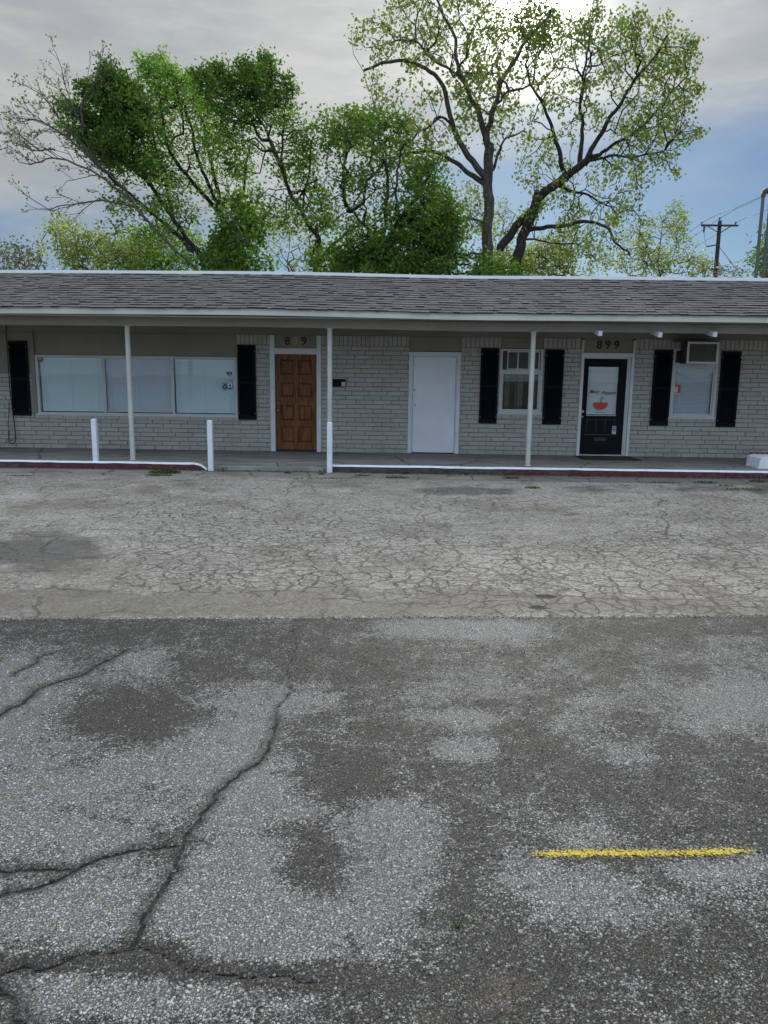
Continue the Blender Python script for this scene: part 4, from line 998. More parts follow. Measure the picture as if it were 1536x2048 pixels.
t.build('door_frame', M['white'], B, bevel=.005)
panel(DC[0] + .05, DC[1] - .05, zt + .003, ZS - .002, YW + .012)
for xx in (DC[0], DC[1] - .045): MB().box(xx, xx + .045, YW - .02, YW + .05, zt + .003, ZS - .03).build('door_side_trim', M['trim'], B, bevel=.006)

# numerals
def numerals(pxs, py, ht, mats, y):
    for px, ch, m in zip(pxs, '899', mats):
        p = at(px, py, y)
        text_obj('house_number', ch, ht / .72, (p.x, y, p.z - ht / 2), m, B, extrude=.008, offset=.003)
numerals((575, 591, 608), 681.5, .165, (M['number_dark'], M['number_gold'], M['number_dark']), YW + .003)
numerals((1199, 1216, 1233.5), 689, .165, (M['number_dark'],) * 3, YW + .003)

# sash window with air conditioner inside its upper half
w = MB(); frame_rect(w, WB[0], WB[1], zW0, zW1, .05, YW - .012, YW + .06, .04, .055); sash = w.build('sash_window', M['trim'], B, bevel=.003)
zmid = wz(1040, 742)
f = MB(); f.box(WB[0] + .05, WB[1] - .05, YW + .006, YW + .05, zmid - .035, zmid + .022); frame_rect(f, WB[0] + .051, WB[1] - .051, zW0 + .056, zmid - .036, .03, YW + .016, YW + .045); f.build('sash', M['trim'], sash, bevel=.002)
MB().box(WB[0] + .081, WB[1] - .081, YW + .028, YW + .032, zW0 + .087, zmid - .067).build('pane', M['glass'], sash)
MB().box(WB[0] - .02, WB[1] + .02, YW - .05, YW - .013, zW0 - .02, zW0 + .018).build('sill', M['trim'], sash, bevel=.004)
bars = MB(); bx0, bx1, bz0, bz1 = WB[0] + .09, WB[1] - .09, zW0 + .09, zmid - .07
for i in range(6): xx = bx0 + .02 + (bx1 - bx0 - .04) * i / 5; bars.tube([(xx, YW + .075, bz0), (xx, YW + .075, bz1)], .011, 6)
bars.box(bx0, bx1, YW + .07, YW + .08, bz1 - .10, bz1 - .085); bars.box(bx0, bx1, YW + .07, YW + .08, bz0 + .05, bz0 + .062)
for sx in (-1, 1):
    cx = (bx0 + bx1) / 2 + sx * .11; zc = (bz0 + bz1) / 2
    bars.tube([(cx + .06 * math.cos(a_) * (1 - a_ / 9), YW + .075, zc + sx * .0 + .09 * math.sin(a_) * (1 - a_ / 9)) for a_ in [q * .4 for q in range(18)]], .005, 5)
    bars.tube([(cx - .08, YW + .075, bz1 - .1), (cx, YW + .075, bz1 - .03), (cx + .08, YW + .075, bz1 - .1)], .005, 5)
bars.build('security_bars', M['cable'], sash)
cu = MB(); n = 60
for i in range(n):
    xa_ = bx0 - .05 + (bx1 - bx0 + .1) * i / n; xb_ = bx0 - .05 + (bx1 - bx0 + .1) * (i + 1) / n
    ya_ = YW + .15 + .015 * math.sin(i * .9); yb_ = YW + .15 + .015 * math.sin((i + 1) * .9)
    cu.add([(xa_, ya_, bz0 - .1), (xb_, yb_, bz0 - .1), (xb_, yb_, bz1 - .16), (xa_, ya_, bz1 - .16)], [(0, 1, 2, 3)], 0 if i % 23 < 14 else 1)
cu.build('curtain', [M['curtain'], M['interior']], sash)
MB().box(bx0 - .05, bx1 + .05, YW + .14, YW + .16, bz1 - .155, bz1 + .02).build('curtain_valance', M['curtain'], sash)
backdrop(WB[0] + .01, WB[1] - .01, zW0, zW1, YW + .22, sash)
ac_g = 'window air conditioners'
def ac(x0, x1, z0, z1, y0, y1, label, bars_n):
    e = empty('air_conditioner', ((x0 + x1) / 2, y1, z0), label, 'air conditioner', ac_g)
    c_ = MB().box(x0 + .012, x1 - .012, y0 + .03, y1, z0 + .006, z1 - .006)
    cs = c_.build('casing', M['accase'], e, bevel=.008)
    f_ = MB(); frame_rect(f_, x0, x1, z0, z1, .042 if bars_n == 0 else .022, y0, y0 + .029)
    for i in range(bars_n):
        xx = x0 + (x1 - x0) * (i + 1) / (bars_n + 1); f_.box(xx - .012, xx + .012, y0 + .001, y0 + .029, z0 + .0225, z1 - .0225)
    f_.build('front_frame', M['acframe'], e, bevel=.004)
    g_ = MB(); n_ = int((z1 - z0 - .05) / .014)
    for i in range(n_):
        zz = z0 + .03 + i * .014; g_.add([(x0 + .03, y0 + .016, zz), (x1 - .03, y0 + .016, zz), (x1 - .03, y0 + .026, zz + .010), (x0 + .03, y0 + .026, zz + .010)], [(0, 1, 2, 3)])
    g_.box(x0 + .03, x1 - .03, y0 + .0265, y0 + .0285, z0 + .025, z1 - .025)
    g_.build('grille', M['acgrille'], e)
    if bars_n == 0:
        s_ = MB()
        for i in range(7):
            for j in range(2):
                s_.box(x0 + .008, x0 + .0125, y0 + .07 + j * .10, y0 + .14 + j * .10, z0 + .06 + i * .04, z0 + .075 + i * .04)
        s_.build('side_vents', M['acgrille'], e)
    return e
a0, a1 = wx(1014, 724), wx(1079, 724)
ac(a0, a1, zmid + .026, zW1 - .045, YW - .03, YW + .18, 'small air conditioner flush in the barred window, behind the porch post', 2)
for p0_, p1_ in ((WB[0] + .051, a0 - .004), (a1 + .004, WB[1] - .051)): MB().box(p0_, p1_, YW + .02, YW + .03, zmid + .024, zW1 - .042).build('side_filler', M['accase'], sash)

# right window with the protruding air conditioner
w = MB(); frame_rect(w, WE[0] - .0, WE[1], zE0, 2.355, .055, YW - .012, YW + .06, .04, .055); rw = w.build('sash_window', M['trim'], B, bevel=.003)
zmid2 = wz(1388, 729)
f = MB(); f.box(WE[0] + .055, WE[1] - .055, YW + .004, YW + .05, zmid2 - .045, zmid2 + .03); frame_rect(f, WE[0] + .056, WE[1] - .056, zE0 + .056, zmid2 - .046, .028, YW + .014, YW + .045); f.build('sash', M['trim'], rw, bevel=.002)
MB().box(WE[0] + .084, WE[1] - .084, YW + .028, YW + .032, zE0 + .085, zmid2 - .075).build('pane', M['glass'], rw)
MB().box(WE[0] - .02, WE[1] + .01, YW - .05, YW - .013, zE0 - .02, zE0 + .018).build('sill', M['trim'], rw, bevel=.004)
rx0, rx1, rz0, rz1 = WE[0] + .08, WE[1] - .08, zE0 + .085, zmid2 - .075
blinds(rx0, rx1, rz0, rz1, YW + .09, M['blind_grey'], rw, pitch=.027, cords=2, tilt=1.0)
va = MB(); n = 24      # pale swag curtain in front of the blind
arc = [(rx0 + .03 + (rx1 - rx0 - .03) * i / n, rz1 - .04 - .17 * math.sin(math.pi * (i / n * .92 + .02)) ** .8) for i in range(n + 1)]
va.prism([(rx0 + .03, rz1)] + arc + [(rx1, rz1)], YW + .052, YW + .056); va.build('swag_curtain', M['sticker_pale'], rw)
backdrop(WE[0] + .01, WE[1] - .01, zE0, zmid2, YW + .16, rw)
po = MB(); yq = YW + .0265; prect(po, 1341, 769, 1360, 786, yq, 0); prect(po, 1344.5, 774, 1355, 785, yq - .001, 1); prect(po, 1341, 786, 1359.5, 789.5, yq, 1)
prect(po, 1344, 771, 1356, 772, yq - .001, 1); prect(po, 1343, 787.2, 1357, 788.2, yq - .001, 0)
po.build('poster', [M['poster_red'], M['trim']], rw)
po = MB(); prect(po, 1341, 792, 1347, 793.2, yq, 0); po.build('sticker', M['sticker_blue'], rw)
ya = YW - .42
q0, q1 = at(1375, 720, ya), at(1439, 725, ya)
ac(at(1374.5, 705, ya).x, at(1437.5, 705, ya).x, at(1400, 727.5, ya).z, at(1405, 683.5, ya).z, ya, YW + .1, 'bulky air conditioner sticking out over the window with the red poster', 0)
hd = MB(); hx0, hx1 = WE[0] + .0, WE[1]; hz = at(1405, 683, ya).z
hd.box(WE[0] - .03, at(1437.5, 705, ya).x + .02, ya + .02, YW - .012, hz + .006, hz + .022); hd.build('rain_hood', M['accase'], B, bevel=.002)
fl = MB().box(WE[0] + .056, WE[1] - .056, YW + .02, YW + .03, zmid2 + .031, 2.31); fl.build('side_filler', M['accase'], rw)
fb = MB(); fb.box(WE[0], WE[1], YW + .012, YW + .1, 2.357, ZS - .002); fb.build('wall_board', M['accase'], B)

# wall mailbox
mp0, mp1 = at(661, 758, YW - .06), at(690.5, 773.5, YW - .06)
mbx = empty('mailbox', ((mp0.x + mp1.x) / 2, YW, mp1.z), 'small black wall mailbox on the brick beside the wooden door', 'mailbox')
MB().box(mp0.x, mp1.x, YW - .10, YW - .008, mp1.z, mp0.z - .03).build('box', M['shutter'], mbx, bevel=.006)
MB().add([(mp0.x - .006, YW - .112, mp0.z - .045), (mp1.x + .006, YW - .112, mp0.z - .045), (mp1.x + .006, YW - .112, mp0.z - .026), (mp0.x - .006, YW - .112, mp0.z - .026), (mp0.x - .006, YW - .008, mp0.z), (mp1.x + .006, YW - .008, mp0.z), (mp0.x - .006, YW - .008, mp0.z - .03), (mp1.x + .006, YW - .008, mp0.z - .03)],
         [(0, 1, 2, 3), (3, 2, 5, 4), (0, 3, 4, 6), (1, 7, 5, 2)]).build('lid', M['shutter'], mbx)
a, b = at(683, 764, YW - .104), at(690, 772.5, YW - .104)
MB().box(a.x, b.x, YW - .1035, YW - .1005, b.z, a.z).build('label_card', M['sticker_pale'], mbx)

# doormat
a, b = gr(1150, 913.5, ZP), gr(1266, 916, ZP); fa, fb_ = gr(1158, 924, ZP), gr(1270, 926, ZP)
xa_, xb_ = (DC[0] - .06), (DC[1] + .03)
dm = empty('doormat', ((xa_ + xb_) / 2, YW - .5, ZP), 'dark brown coir doormat in front of the black shop door', 'doormat')
MB().box(xa_, xb_, YW - .86, YW - .10, ZP + .001, ZP + .010).build('rubber_edge', M['rubber'], dm, bevel=.003)
cm = MB(); cm.box(xa_ + .06, xb_ - .06, YW - .80, YW - .16, ZP + .0101, ZP + .019); cm.build('coir', M['mat'], dm, bevel=.003)

# hanging cable at the left
yc = YW - .055
cpts = [(14, 645), (12, 660), (14, 690), (17, 740), (21, 790), (27, 835), (31, 870), (31, 880), (28, 886), (23, 887), (18.5, 884), (17.5, 876), (18, 862)]
cb = MB(); P3 = [at(x, y, yc) for x, y in cpts]
def smooth(P, n=4):
    P = [Vector(p) for p in P]; out = []
    for i in range(len(P) - 1):
        p0, p1, p2, p3 = P[max(0, i - 1)], P[i], P[i + 1], P[min(len(P) - 1, i + 2)]
        for k in range(n):
            t = k / n
            out.append(.5 * ((2 * p1) + (p2 - p0) * t + (2 * p0 - 5 * p1 + 4 * p2 - p3) * t * t + (3 * p1 - p0 - 3 * p2 + p3) * t ** 3))
    out.append(P[-1]); return out
cb.tube(smooth(P3), .010, 7); cb.tube(smooth([at(18, 800, yc), at(17, 850, yc - .01), at(18, 878, yc), at(26, 880, yc)]), .006, 6)
tag(cb.build('cable', M['cable']), 'black cable hanging in a loop down the wall beside the end shutter', 'cable')

# white arms under the eave at the right
for xa1, ya1, xb1, yb1 in ((1178, 656, 1205, 668), (1291, 657, 1325, 671), (1398, 658, 1435, 670)):
    pB = at(xb1, yb1 - 1, YF + .10); xx = pB.x - .03
    pA = (xx, YP + .75, 2.690)
    e_ = MB(); e_.beam(pA, (xx, YF + .12, pB.z), .072, .085); e_.build('eave_arm', M['white'], B, bevel=.006)

# painted block at the right end
ky = 14.6
kx = at(1508, 905, ky).x
kb = empty('planter_kerb', (kx + .8, 14.9, ZP), 'low white painted block kerb across the walkway at its far end', 'kerb block')
b_ = MB(); pr = [(0, .0), (.03, .19), (.10, .215), (1.6, .22), (1.6, 0)]
bm_ = MB(); n = 12
for i in range(n + 1):
    y = 14.35 + .55 * i / n; jx = .02 * mnoise.noise((y * 4, 1, 1))
    for (dx_, dz_) in pr: bm_.v.append((kx + jx + dx_, y, ZP + dz_ + .008 * mnoise.noise((y * 6, dx_ * 5, 3)) * (dz_ > 0)))
for i in range(n):
    for j in range(5): bm_.f.append((i * 5 + j, i * 5 + (j + 1) % 5, (i + 1) * 5 + (j + 1) % 5, (i + 1) * 5 + j)); bm_.m.append(0)
bm_.f.append((0, 1, 2, 3, 4)); bm_.m.append(0); bm_.f.append(tuple(n * 5 + j for j in (4, 3, 2, 1, 0))); bm_.m.append(0)
bm_.build('painted_block', M['kerbwhite'], kb)
sb = MB()
for i in range(14): x = kx + .12 + i * .1; sb.box(x, x + .08, 14.92, 15.05, ZP, ZP + .24 + .02 * random.random())
sb.build('brick_border', paint('red_brick', (.20, .075, .05), .8, .25, .4, (.08, .06, .05), 6, .4), kb, bevel=.006)

# ------------------------------------------------------------------ trees
def raw_mesh(name, V, F, mat, parent, k=3):
    me = bpy.data.meshes.new(name); V = np.asarray(V, np.float32); F = np.asarray(F, np.int32)
    me.vertices.add(len(V)); me.vertices.foreach_set('co', V.ravel())
    me.loops.add(F.size); me.loops.foreach_set('vertex_index', F.ravel())
    me.polygons.add(len(F)); me.polygons.foreach_set('loop_start', np.arange(0, F.size, k, dtype=np.int32))
    me.update(calc_edges=True); me.materials.append(mat)
    o = bpy.data.objects.new(name, me); C.objects.link(o)
    if parent is not None: o.parent = parent; o.matrix_parent_inverse = world_inv(parent)
    return o
def unit(a): return a / (np.linalg.norm(a, axis=-1, keepdims=True) + 1e-9)
def leaf_arrays(cen, L, W, wind, droop, spread, r):
    n = len(cen)
    d = unit(r.normal(size=(n, 3)) * spread + np.array(wind) + np.array((0, 0, -droop)))
    nn = unit(np.cross(d, r.normal(size=(n, 3)))); s = np.cross(d, nn)
    l = (L * r.uniform(.65, 1.25, n))[:, None]; w = (W * r.uniform(.7, 1.2, n))[:, None]
    fold = nn * w * .25
    v = np.stack([cen, cen + d * l * .45 + s * w * .5 + fold, cen + d * l, cen + d * l * .45 - s * w * .5 + fold], 1)
    i = np.arange(n)[:, None] * 4
    f = np.concatenate([i + np.array([0, 1, 2]), i + np.array([0, 2, 3])], 1).reshape(-1, 3)
    return v.reshape(-1, 3), f
TREES = []
def tree(name, label, Y, limbs, blobs_, bark, leafmat, leaf=(.12, .09), per=8, sig=.18, wind=(0, 0, 0), droop=.3, spread=.6, bf=.25, dscale=1.6, rtw=.006, seed=1, gap=None, term=3, mult=1.5, plume=0, wob=.03, fork=None, group=None, step=.30, cat='tree', upb=.10):
    """limbs: (pixels [(x, y)], half widths in px (base, tip), depth offset of the tip, fraction from which twigs may start)"""
    r = np.random.default_rng(seed); rr = random.Random(seed)
    base = at(limbs[0][0][0][0], limbs[0][0][0][1], Y)
    root = empty(name, (base.x, Y, -.25), label, cat, group)
    wood = MB(); NP, NPL, NPAR, NOK = [], [], [], []
    for li, (pp, (ra, rb), dep, fr) in enumerate(limbs):
        n = len(pp); pts = []
        for i, (x, y) in enumerate(pp):
            pts.append(at(x, y, Y + dep * (i / max(1, n - 1)) ** 1.2))
        if li == 0 or pp[0][1] > 535:     # run the trunk down to the ground behind the building
            q = pts[0]; pts = [Vector((q.x + (q.x - pts[1].x) * .3, q.y, -.3)), Vector((q.x + (q.x - pts[1].x) * .12, q.y, q.z * .5))] + pts
        S = smooth(pts, 5)
        for i in range(1, len(S) - 1):
            S[i] = S[i] + Vector((mnoise.noise(S[i] * 1.3), mnoise.noise(S[i] * 1.3 + Vector((9, 0, 0))), mnoise.noise(S[i] * 1.3 + Vector((0, 9, 0))))) * .10 + Vector((mnoise.noise(S[i] * 3.7), 0, mnoise.noise(S[i] * 3.7 + Vector((5, 0, 0))))) * .05
        sc = (Y / FPX)
        rad = []
        for i in range(len(S)):
            t = i / (len(S) - 1); rad.append((ra + (rb - ra) * t ** .55) * .9 * sc * (1 + .10 * mnoise.noise(S[i] * 2.5)))
        wood.tube(S, rad, 10 if ra > 6 else 7)
        pl = 0
        for i, p in enumerate(S):
            if i: pl += (S[i] - S[i - 1]).length
            NP.append(tuple(p)); NPL.append(pl * .5); NPAR.append(-1); NOK.append((i / (len(S) - 1)) >= fr)
    # target points of the twigs
    A = []
    for b in blobs_:
        if b[0] == 'L':
            _, x0, y0, x1, y1, w0, n = b; dd = r.normal() * dscale * .6
            for k in range(int(n * mult)):
                t = r.random() ** .7 * 1.08; ww = w0 * (1 - .86 * t)
                A.append(tuple(at(x0 + (x1 - x0) * t + r.normal() * ww * .55, y0 + (y1 - y0) * t + r.normal() * ww * .55, Y + dd + r.normal() * dscale * .55 * (1 - .6 * t))))
            continue
        cx, cy, rx, ry, n = b[:5]; n = int(n * mult); dd = b[5] if len(b) > 5 else 0
        a = r.uniform(0, 2 * math.pi, n); q = np.sqrt(r.uniform(0, 1, n))
        for k in range(n):
            p = at(cx + rx * q[k] * math.cos(a[k]), cy + ry * q[k] * math.sin(a[k]), Y + dd + r.normal() * dscale * math.sqrt(max(.15, 1 - q[k] ** 2)))
            if gap and mnoise.noise(Vector(p) * gap[0] + Vector((seed, 0, 0))) < gap[1]: continue
            A.append(tuple(p))
    if fork: A = []
    A = np.array(A).reshape(-1, 3); m = len(A)
    ok = np.array(NOK); nodes = [np.array(p) for p in NP]; plen = list(NPL); par = list(NPAR); nl = len(nodes)
    NA = np.array(NP); D = np.linalg.norm(A[:, None] - NA[None], axis=2); cost = D + bf * np.array(NPL)[None]; cost[:, ~ok] = 1e9
    best = cost.argmin(1) if m else []; bc = cost.min(1) if m else []; alive = np.ones(m, bool)
    tips = []
    for _ in range(m):
        i = int(np.where(alive, bc, 1e18).argmin()); alive[i] = False
        j = int(best[i]); p0, p1 = nodes[j], A[i]; L = np.linalg.norm(p1 - p0); k = max(1, int(round(L / step)))
        last = j; new = []
        bow = r.normal(size=3) * .07 * L + np.array((0, 0, upb * L)); 
        for s in range(1, k + 1):
            t = s / k; q = p0 + (p1 - p0) * t + bow * math.sin(math.pi * t) * (1 if L > .5 else .4) + (r.normal(size=3) * wob if s < k else 0)
            nodes.append(q); par.append(last); plen.append(plen[last] + np.linalg.norm(q - nodes[last])); last = len(nodes) - 1; new.append(last)
        tips.append(last)
        NN = np.array([nodes[x] for x in new]); c = np.linalg.norm(A[:, None] - NN[None], axis=2) + bf * np.array([plen[x] for x in new])[None]
        cm_ = c.min(1); ci = c.argmin(1); up = cm_ < bc
        best[up] = np.array(new)[ci[up]]; bc[up] = cm_[up]
    if fork:
        def grow(j0, d0, L, lev):
            k = max(2, int(L / .16)); last = j0; p = np.array(nodes[j0]); d = d0.copy()
            for s in range(k):
                d = unit(d + r.normal(size=3) * .10 + np.array(fork[1]) * .07); p = p + d * (L / k); nodes.append(p.copy()); par.append(last); plen.append(0); last = len(nodes) - 1
                if lev > 0 and s >= 1 and r.random() < fork[2]:
                    q = unit(np.cross(d, r.normal(size=3))); a_ = r.uniform(.45, .85)
                    grow(last, unit(d * math.cos(a_) + q * math.sin(a_) * np.array((1, .7, 1)) + np.array(fork[1]) * .15), L * (1 - s / k * .5) * r.uniform(.35, .6), lev - 1)
            tips.append(last)
        starts = [i for i in range(nl) if ok[i]]
        for i in starts:
            if i + 1 < nl and NPL[i + 1] > NPL[i]: d = unit(np.array(NP[i + 1]) - np.array(NP[i]))
            else: d = unit(np.array(NP[i]) - np.array(NP[i - 1])); grow(i, d, r.uniform(.25, .5), 1); continue
            if r.random() < fork[3]:
                q = unit(np.cross(d, r.normal(size=3))); a_ = r.uniform(.45, .9)
                grow(i, unit(d * math.cos(a_) + q * math.sin(a_) * np.array((1, .7, 1)) + np.array(fork[1]) * .2), r.uniform(*fork[0]), 2)
    N = len(nodes); cnt = np.zeros(N)
    for t in tips: cnt[t] += 1
    for i in range(N - 1, nl - 1, -1):
        if par[i] >= nl: cnt[par[i]] += cnt[i]
    rad = rtw * np.maximum(cnt, 1) ** .5
    # twig tubes
    kids = {}
    for i in range(nl, N): kids.setdefault(par[i], []).append(i)
    V, F = [], []
    P = np.array(nodes)
    idx = np.arange(nl, N); a, b = P[np.array(par)[nl:]], P[nl:]
    d = unit(b - a); o1 = unit(np.cross(d, np.where(np.abs(d[:, 2:3]) < .9, np.array([[0, 0, 1.0]]), np.array([[1.0, 0, 0]])))); o2 = np.cross(d, o1)
    rb_ = rad[nl:]; ra_ = np.array([min(rad[par[i]], rad[i] * 1.35) if par[i] >= nl else rad[i] * 1.25 for i in range(nl, N)])
    K = 5; ring = [(math.cos(2 * math.pi * k / K), math.sin(2 * math.pi * k / K)) for k in range(K)]
    tv = np.concatenate([np.stack([a + (o1 * c_ + o2 * s_) * ra_[:, None] for c_, s_ in ring], 1), np.stack([b + d * .01 + (o1 * c_ + o2 * s_) * rb_[:, None] for c_, s_ in ring], 1)], 1).reshape(-1, 3)
    base_i = np.arange(N - nl)[:, None, None] * 2 * K
    tf = (base_i + np.array([[k, (k + 1) % K, K + (k + 1) % K, K + k] for k in range(K)])[None]).reshape(-1, 4)
    o_ = len(wood.v); wood.v += [tuple(q) for q in tv.tolist()]; wood.f += [tuple(x + o_ for x in q) for q in tf.tolist()]; wood.m += [0] * len(tf)
    wood.build('trunk', bark, root, smooth=True)
    # leaves
    sel = np.array([i for i in range(nl, N) if cnt[i] <= term])
    cen = np.repeat(P[sel], per, 0)
    if plume:
        u = r.random((len(cen), 1)); wd_ = unit(np.array([wind], float)); loc_ = np.repeat(unit(r.normal(size=(len(sel), 3)) * .45 + wd_), per, 0)
        cen = cen + loc_ * (u - .25) * plume + r.normal(size=cen.shape) * sig * (1.05 - .75 * u) - np.array([[0, 0, 1.0]]) * (u ** 2) * plume * .25
    else: cen = cen + r.normal(size=cen.shape) * sig
    keep = r.random(len(cen)) < .9; cen = cen[keep]
    lv, lf = leaf_arrays(cen, leaf[0], leaf[1], wind, droop, spread, r)
    raw_mesh('crown', lv, lf, leafmat, root, 3)
    TREES.append((name, m, N, len(cen)))
    return root

LW = (-.55, .1, .28)      # the wind pushes the leaves up and to the left
# cottonwood, left trunk
tree('cottonwood_tree', 'tall straight cottonwood with thin olive leaves, its trunk forking high above the shingles', 27,
     [([(972, 552), (974, 480), (976, 400), (975, 350), (978, 290)], (15, 10), 0, .6),
      ([(978, 300), (972, 262), (985, 245), (992, 205), (1002, 160), (1040, 108), (1072, 60), (1100, 20)], (9, 2.5), -1.0, .25),
      ([(978, 290), (962, 245), (945, 200), (925, 160), (912, 110), (905, 70), (880, 20), (860, -30)], (8, 2), .8, .25),
      ([(975, 372), (962, 345), (925, 295), (905, 250), (895, 200), (880, 160), (850, 135), (800, 122), (760, 128), (728, 142)], (9, 2.5), -.5, .35),
      ([(972, 368), (940, 345), (905, 320), (860, 306), (810, 308), (760, 318), (720, 310)], (7, 2), 1.2, .35),
      ([(945, 205), (925, 165), (900, 140), (860, 110), (835, 82), (820, 85)], (4, 1.5), -.8, .3),
      ([(905, 255), (880, 235), (840, 262), (800, 258), (760, 245)], (3.5, 1.2), .8, .3),
      ([(990, 210), (1020, 185), (1060, 170), (1075, 168)], (3.5, 1.2), .7, .2),
      ([(985, 340), (1000, 300), (1020, 275), (1050, 262)], (4, 1.2), -.9, .3),
      ([(974, 450), (940, 438), (905, 442), (880, 450)], (4, 1.5), -1.0, .3)],
     [(800, 60, 100, 75, 130), (740, 110, 45, 60, 42), (920, 70, 95, 90, 120), (1000, 110, 80, 90, 110), (1060, 50, 55, 55, 65), (900, -30, 200, 50, 100), (800, 190, 90, 60, 80), (880, 240, 80, 60, 70), (740, 260, 85, 55, 100), (690, 250, 50, 45, 50), (820, 300, 80, 40, 60), (1010, 220, 45, 50, 28), (930, 430, 40, 70, 34), (1000, 300, 34, 40, 14), (960, 180, 70, 60, 55)],
     M['bark_grey'], M['leaf_cotton'], (.120, .098), 10, .12, (0, 0, 0), .55, .6, dscale=1.9, rtw=.0058, bf=.5, mult=1.05, seed=11, gap=(.42, -.24), term=2)
tree('cottonwood_tree', 'leaning cottonwood with a bent trunk and wide pale crown, nearest the utility pole', 28.5,
     [([(1030, 552), (1040, 500), (1055, 455), (1068, 415), (1080, 385)], (13, 10), 0, .7),
      ([(1072, 400), (1105, 372), (1140, 348), (1168, 325), (1178, 312)], (11, 6.5), -.5, .5),
      ([(1000, 500), (1022, 465), (1050, 435), (1072, 410)], (9, 8), .3, .9),
      ([(1168, 330), (1185, 290), (1215, 245), (1240, 205), (1275, 150), (1310, 110), (1335, 70)], (7, 1.8), -1.2, .2),
      ([(1160, 330), (1166, 280), (1160, 225), (1165, 180), (1172, 120), (1180, 70)], (6, 1.8), .8, .25),
      ([(1130, 352), (1118, 300), (1105, 250), (1085, 205), (1065, 170), (1050, 130)], (6, 1.8), -.6, .3),
      ([(1178, 315), (1215, 300), (1260, 270), (1300, 240), (1340, 190), (1375, 150)], (5, 1.5), 1.0, .2),
      ([(1180, 320), (1230, 310), (1280, 312), (1330, 300)], (4, 1.3), -.9, .2),
      ([(1058, 460), (1085, 455), (1130, 448), (1180, 445), (1215, 455), (1235, 490), (1260, 510)], (6, 2), -1.2, .3),
      ([(1120, 372), (1150, 385), (1180, 390), (1210, 410)], (4.5, 1.6), .9, .3),
      ([(1045, 480), (1075, 482), (1110, 486)], (3, 1.2), -.7, .4)],
     [(1290, 90, 90, 75, 130), (1350, 170, 55, 90, 95), (1240, 180, 100, 90, 150), (1130, 130, 70, 100, 105), (1100, 260, 70, 70, 62), (1200, 270, 90, 60, 90), (1300, 270, 80, 60, 90), (1350, 250, 45, 45, 34), (1190, 380, 95, 60, 90), (1270, 340, 50, 45, 34), (1200, 470, 90, 55, 80), (1090, 340, 60, 40, 34), (1100, 430, 60, 40, 34), (1080, 50, 60, 50, 50), (1210, 60, 60, 45, 40), ('L', 1280, 130, 1268, 30, 34, 26), ('L', 1330, 150, 1388, 84, 34, 26), ('L', 1335, 205, 1404, 175, 34, 26), ('L', 1330, 262, 1400, 262, 34, 24), ('L', 1285, 300, 1356, 345, 34, 24), ('L', 1220, 400, 1292, 440, 34, 22), ('L', 1180, 90, 1195, 10, 30, 20)],
     M['bark'], M['leaf_cotton'], (.120, .098), 10, .12, (0, 0, 0), .55, .6, dscale=2.0, rtw=.0058, bf=.5, mult=1.05, seed=23, gap=(.42, -.24), term=2)
# wind-blown dense trees on the left
tree('windswept_tree', 'leaning windswept tree with a dense dark green crown, next to the bare budding tree', 25,
     [([(410, 552), (395, 500), (360, 455), (320, 400), (285, 350), (255, 300), (235, 250)], (8, 3), 0, .3),
      ([(395, 505), (350, 465), (300, 420), (250, 380), (215, 345)], (6, 2), -1.0, .3), ([(345, 435), (335, 380), (320, 320), (300, 260), (290, 220)], (5, 1.8), .9, .3), ([(300, 372), (250, 330), (210, 290), (180, 250)], (4, 1.5), -.6, .3)],
     [('L', 285, 250, 228, 148, 40, 120), ('L', 275, 270, 188, 178, 40, 110), ('L', 265, 290, 150, 218, 36, 100), ('L', 270, 320, 150, 262, 34, 80), ('L', 300, 330, 190, 300, 30, 60), ('L', 300, 250, 262, 175, 30, 70), (250, 265, 50, 45, 70), (270, 330, 60, 40, 60), (310, 300, 40, 60, 50), (330, 380, 50, 50, 36), (300, 430, 90, 50, 60), (350, 450, 50, 40, 30)],
     M['bark'], M['leaf_dense'], (.115, .070), 24, .15, LW, .1, .55, plume=.75, dscale=1.2, rtw=.005, seed=31, mult=1.9, gap=(1.5, -.06), term=3)
tree('windswept_tree', 'taller windswept tree with bright green plumes above the middle of the big window', 27,
     [([(440, 552), (445, 500), (452, 440), (420, 380), (400, 330), (385, 270), (370, 210)], (8, 2.5), 0, .3),
      ([(448, 450), (440, 400), (425, 340), (410, 280), (400, 220), (395, 170)], (6, 2), .9, .3), ([(440, 420), (390, 372), (350, 320), (330, 260), (320, 200)], (6, 2), -.9, .3), ([(445, 480), (480, 420), (490, 350), (500, 290)], (5, 1.8), -.5, .3)],
     [('L', 350, 230, 296, 128, 34, 80), ('L', 375, 230, 325, 122, 30, 70), ('L', 400, 250, 345, 142, 30, 60), ('L', 430, 265, 385, 160, 28, 50), (350, 230, 50, 50, 40), (370, 290, 70, 60, 60), (430, 310, 70, 60, 50), (400, 380, 60, 50, 36), (480, 380, 50, 60, 36), (330, 330, 50, 50, 30)],
     M['bark'], M['leaf_mid'], (.115, .070), 17, .14, LW, .1, .55, plume=.75, dscale=1.3, rtw=.005, seed=37, mult=1.7, gap=(1.4, -.03), term=3)
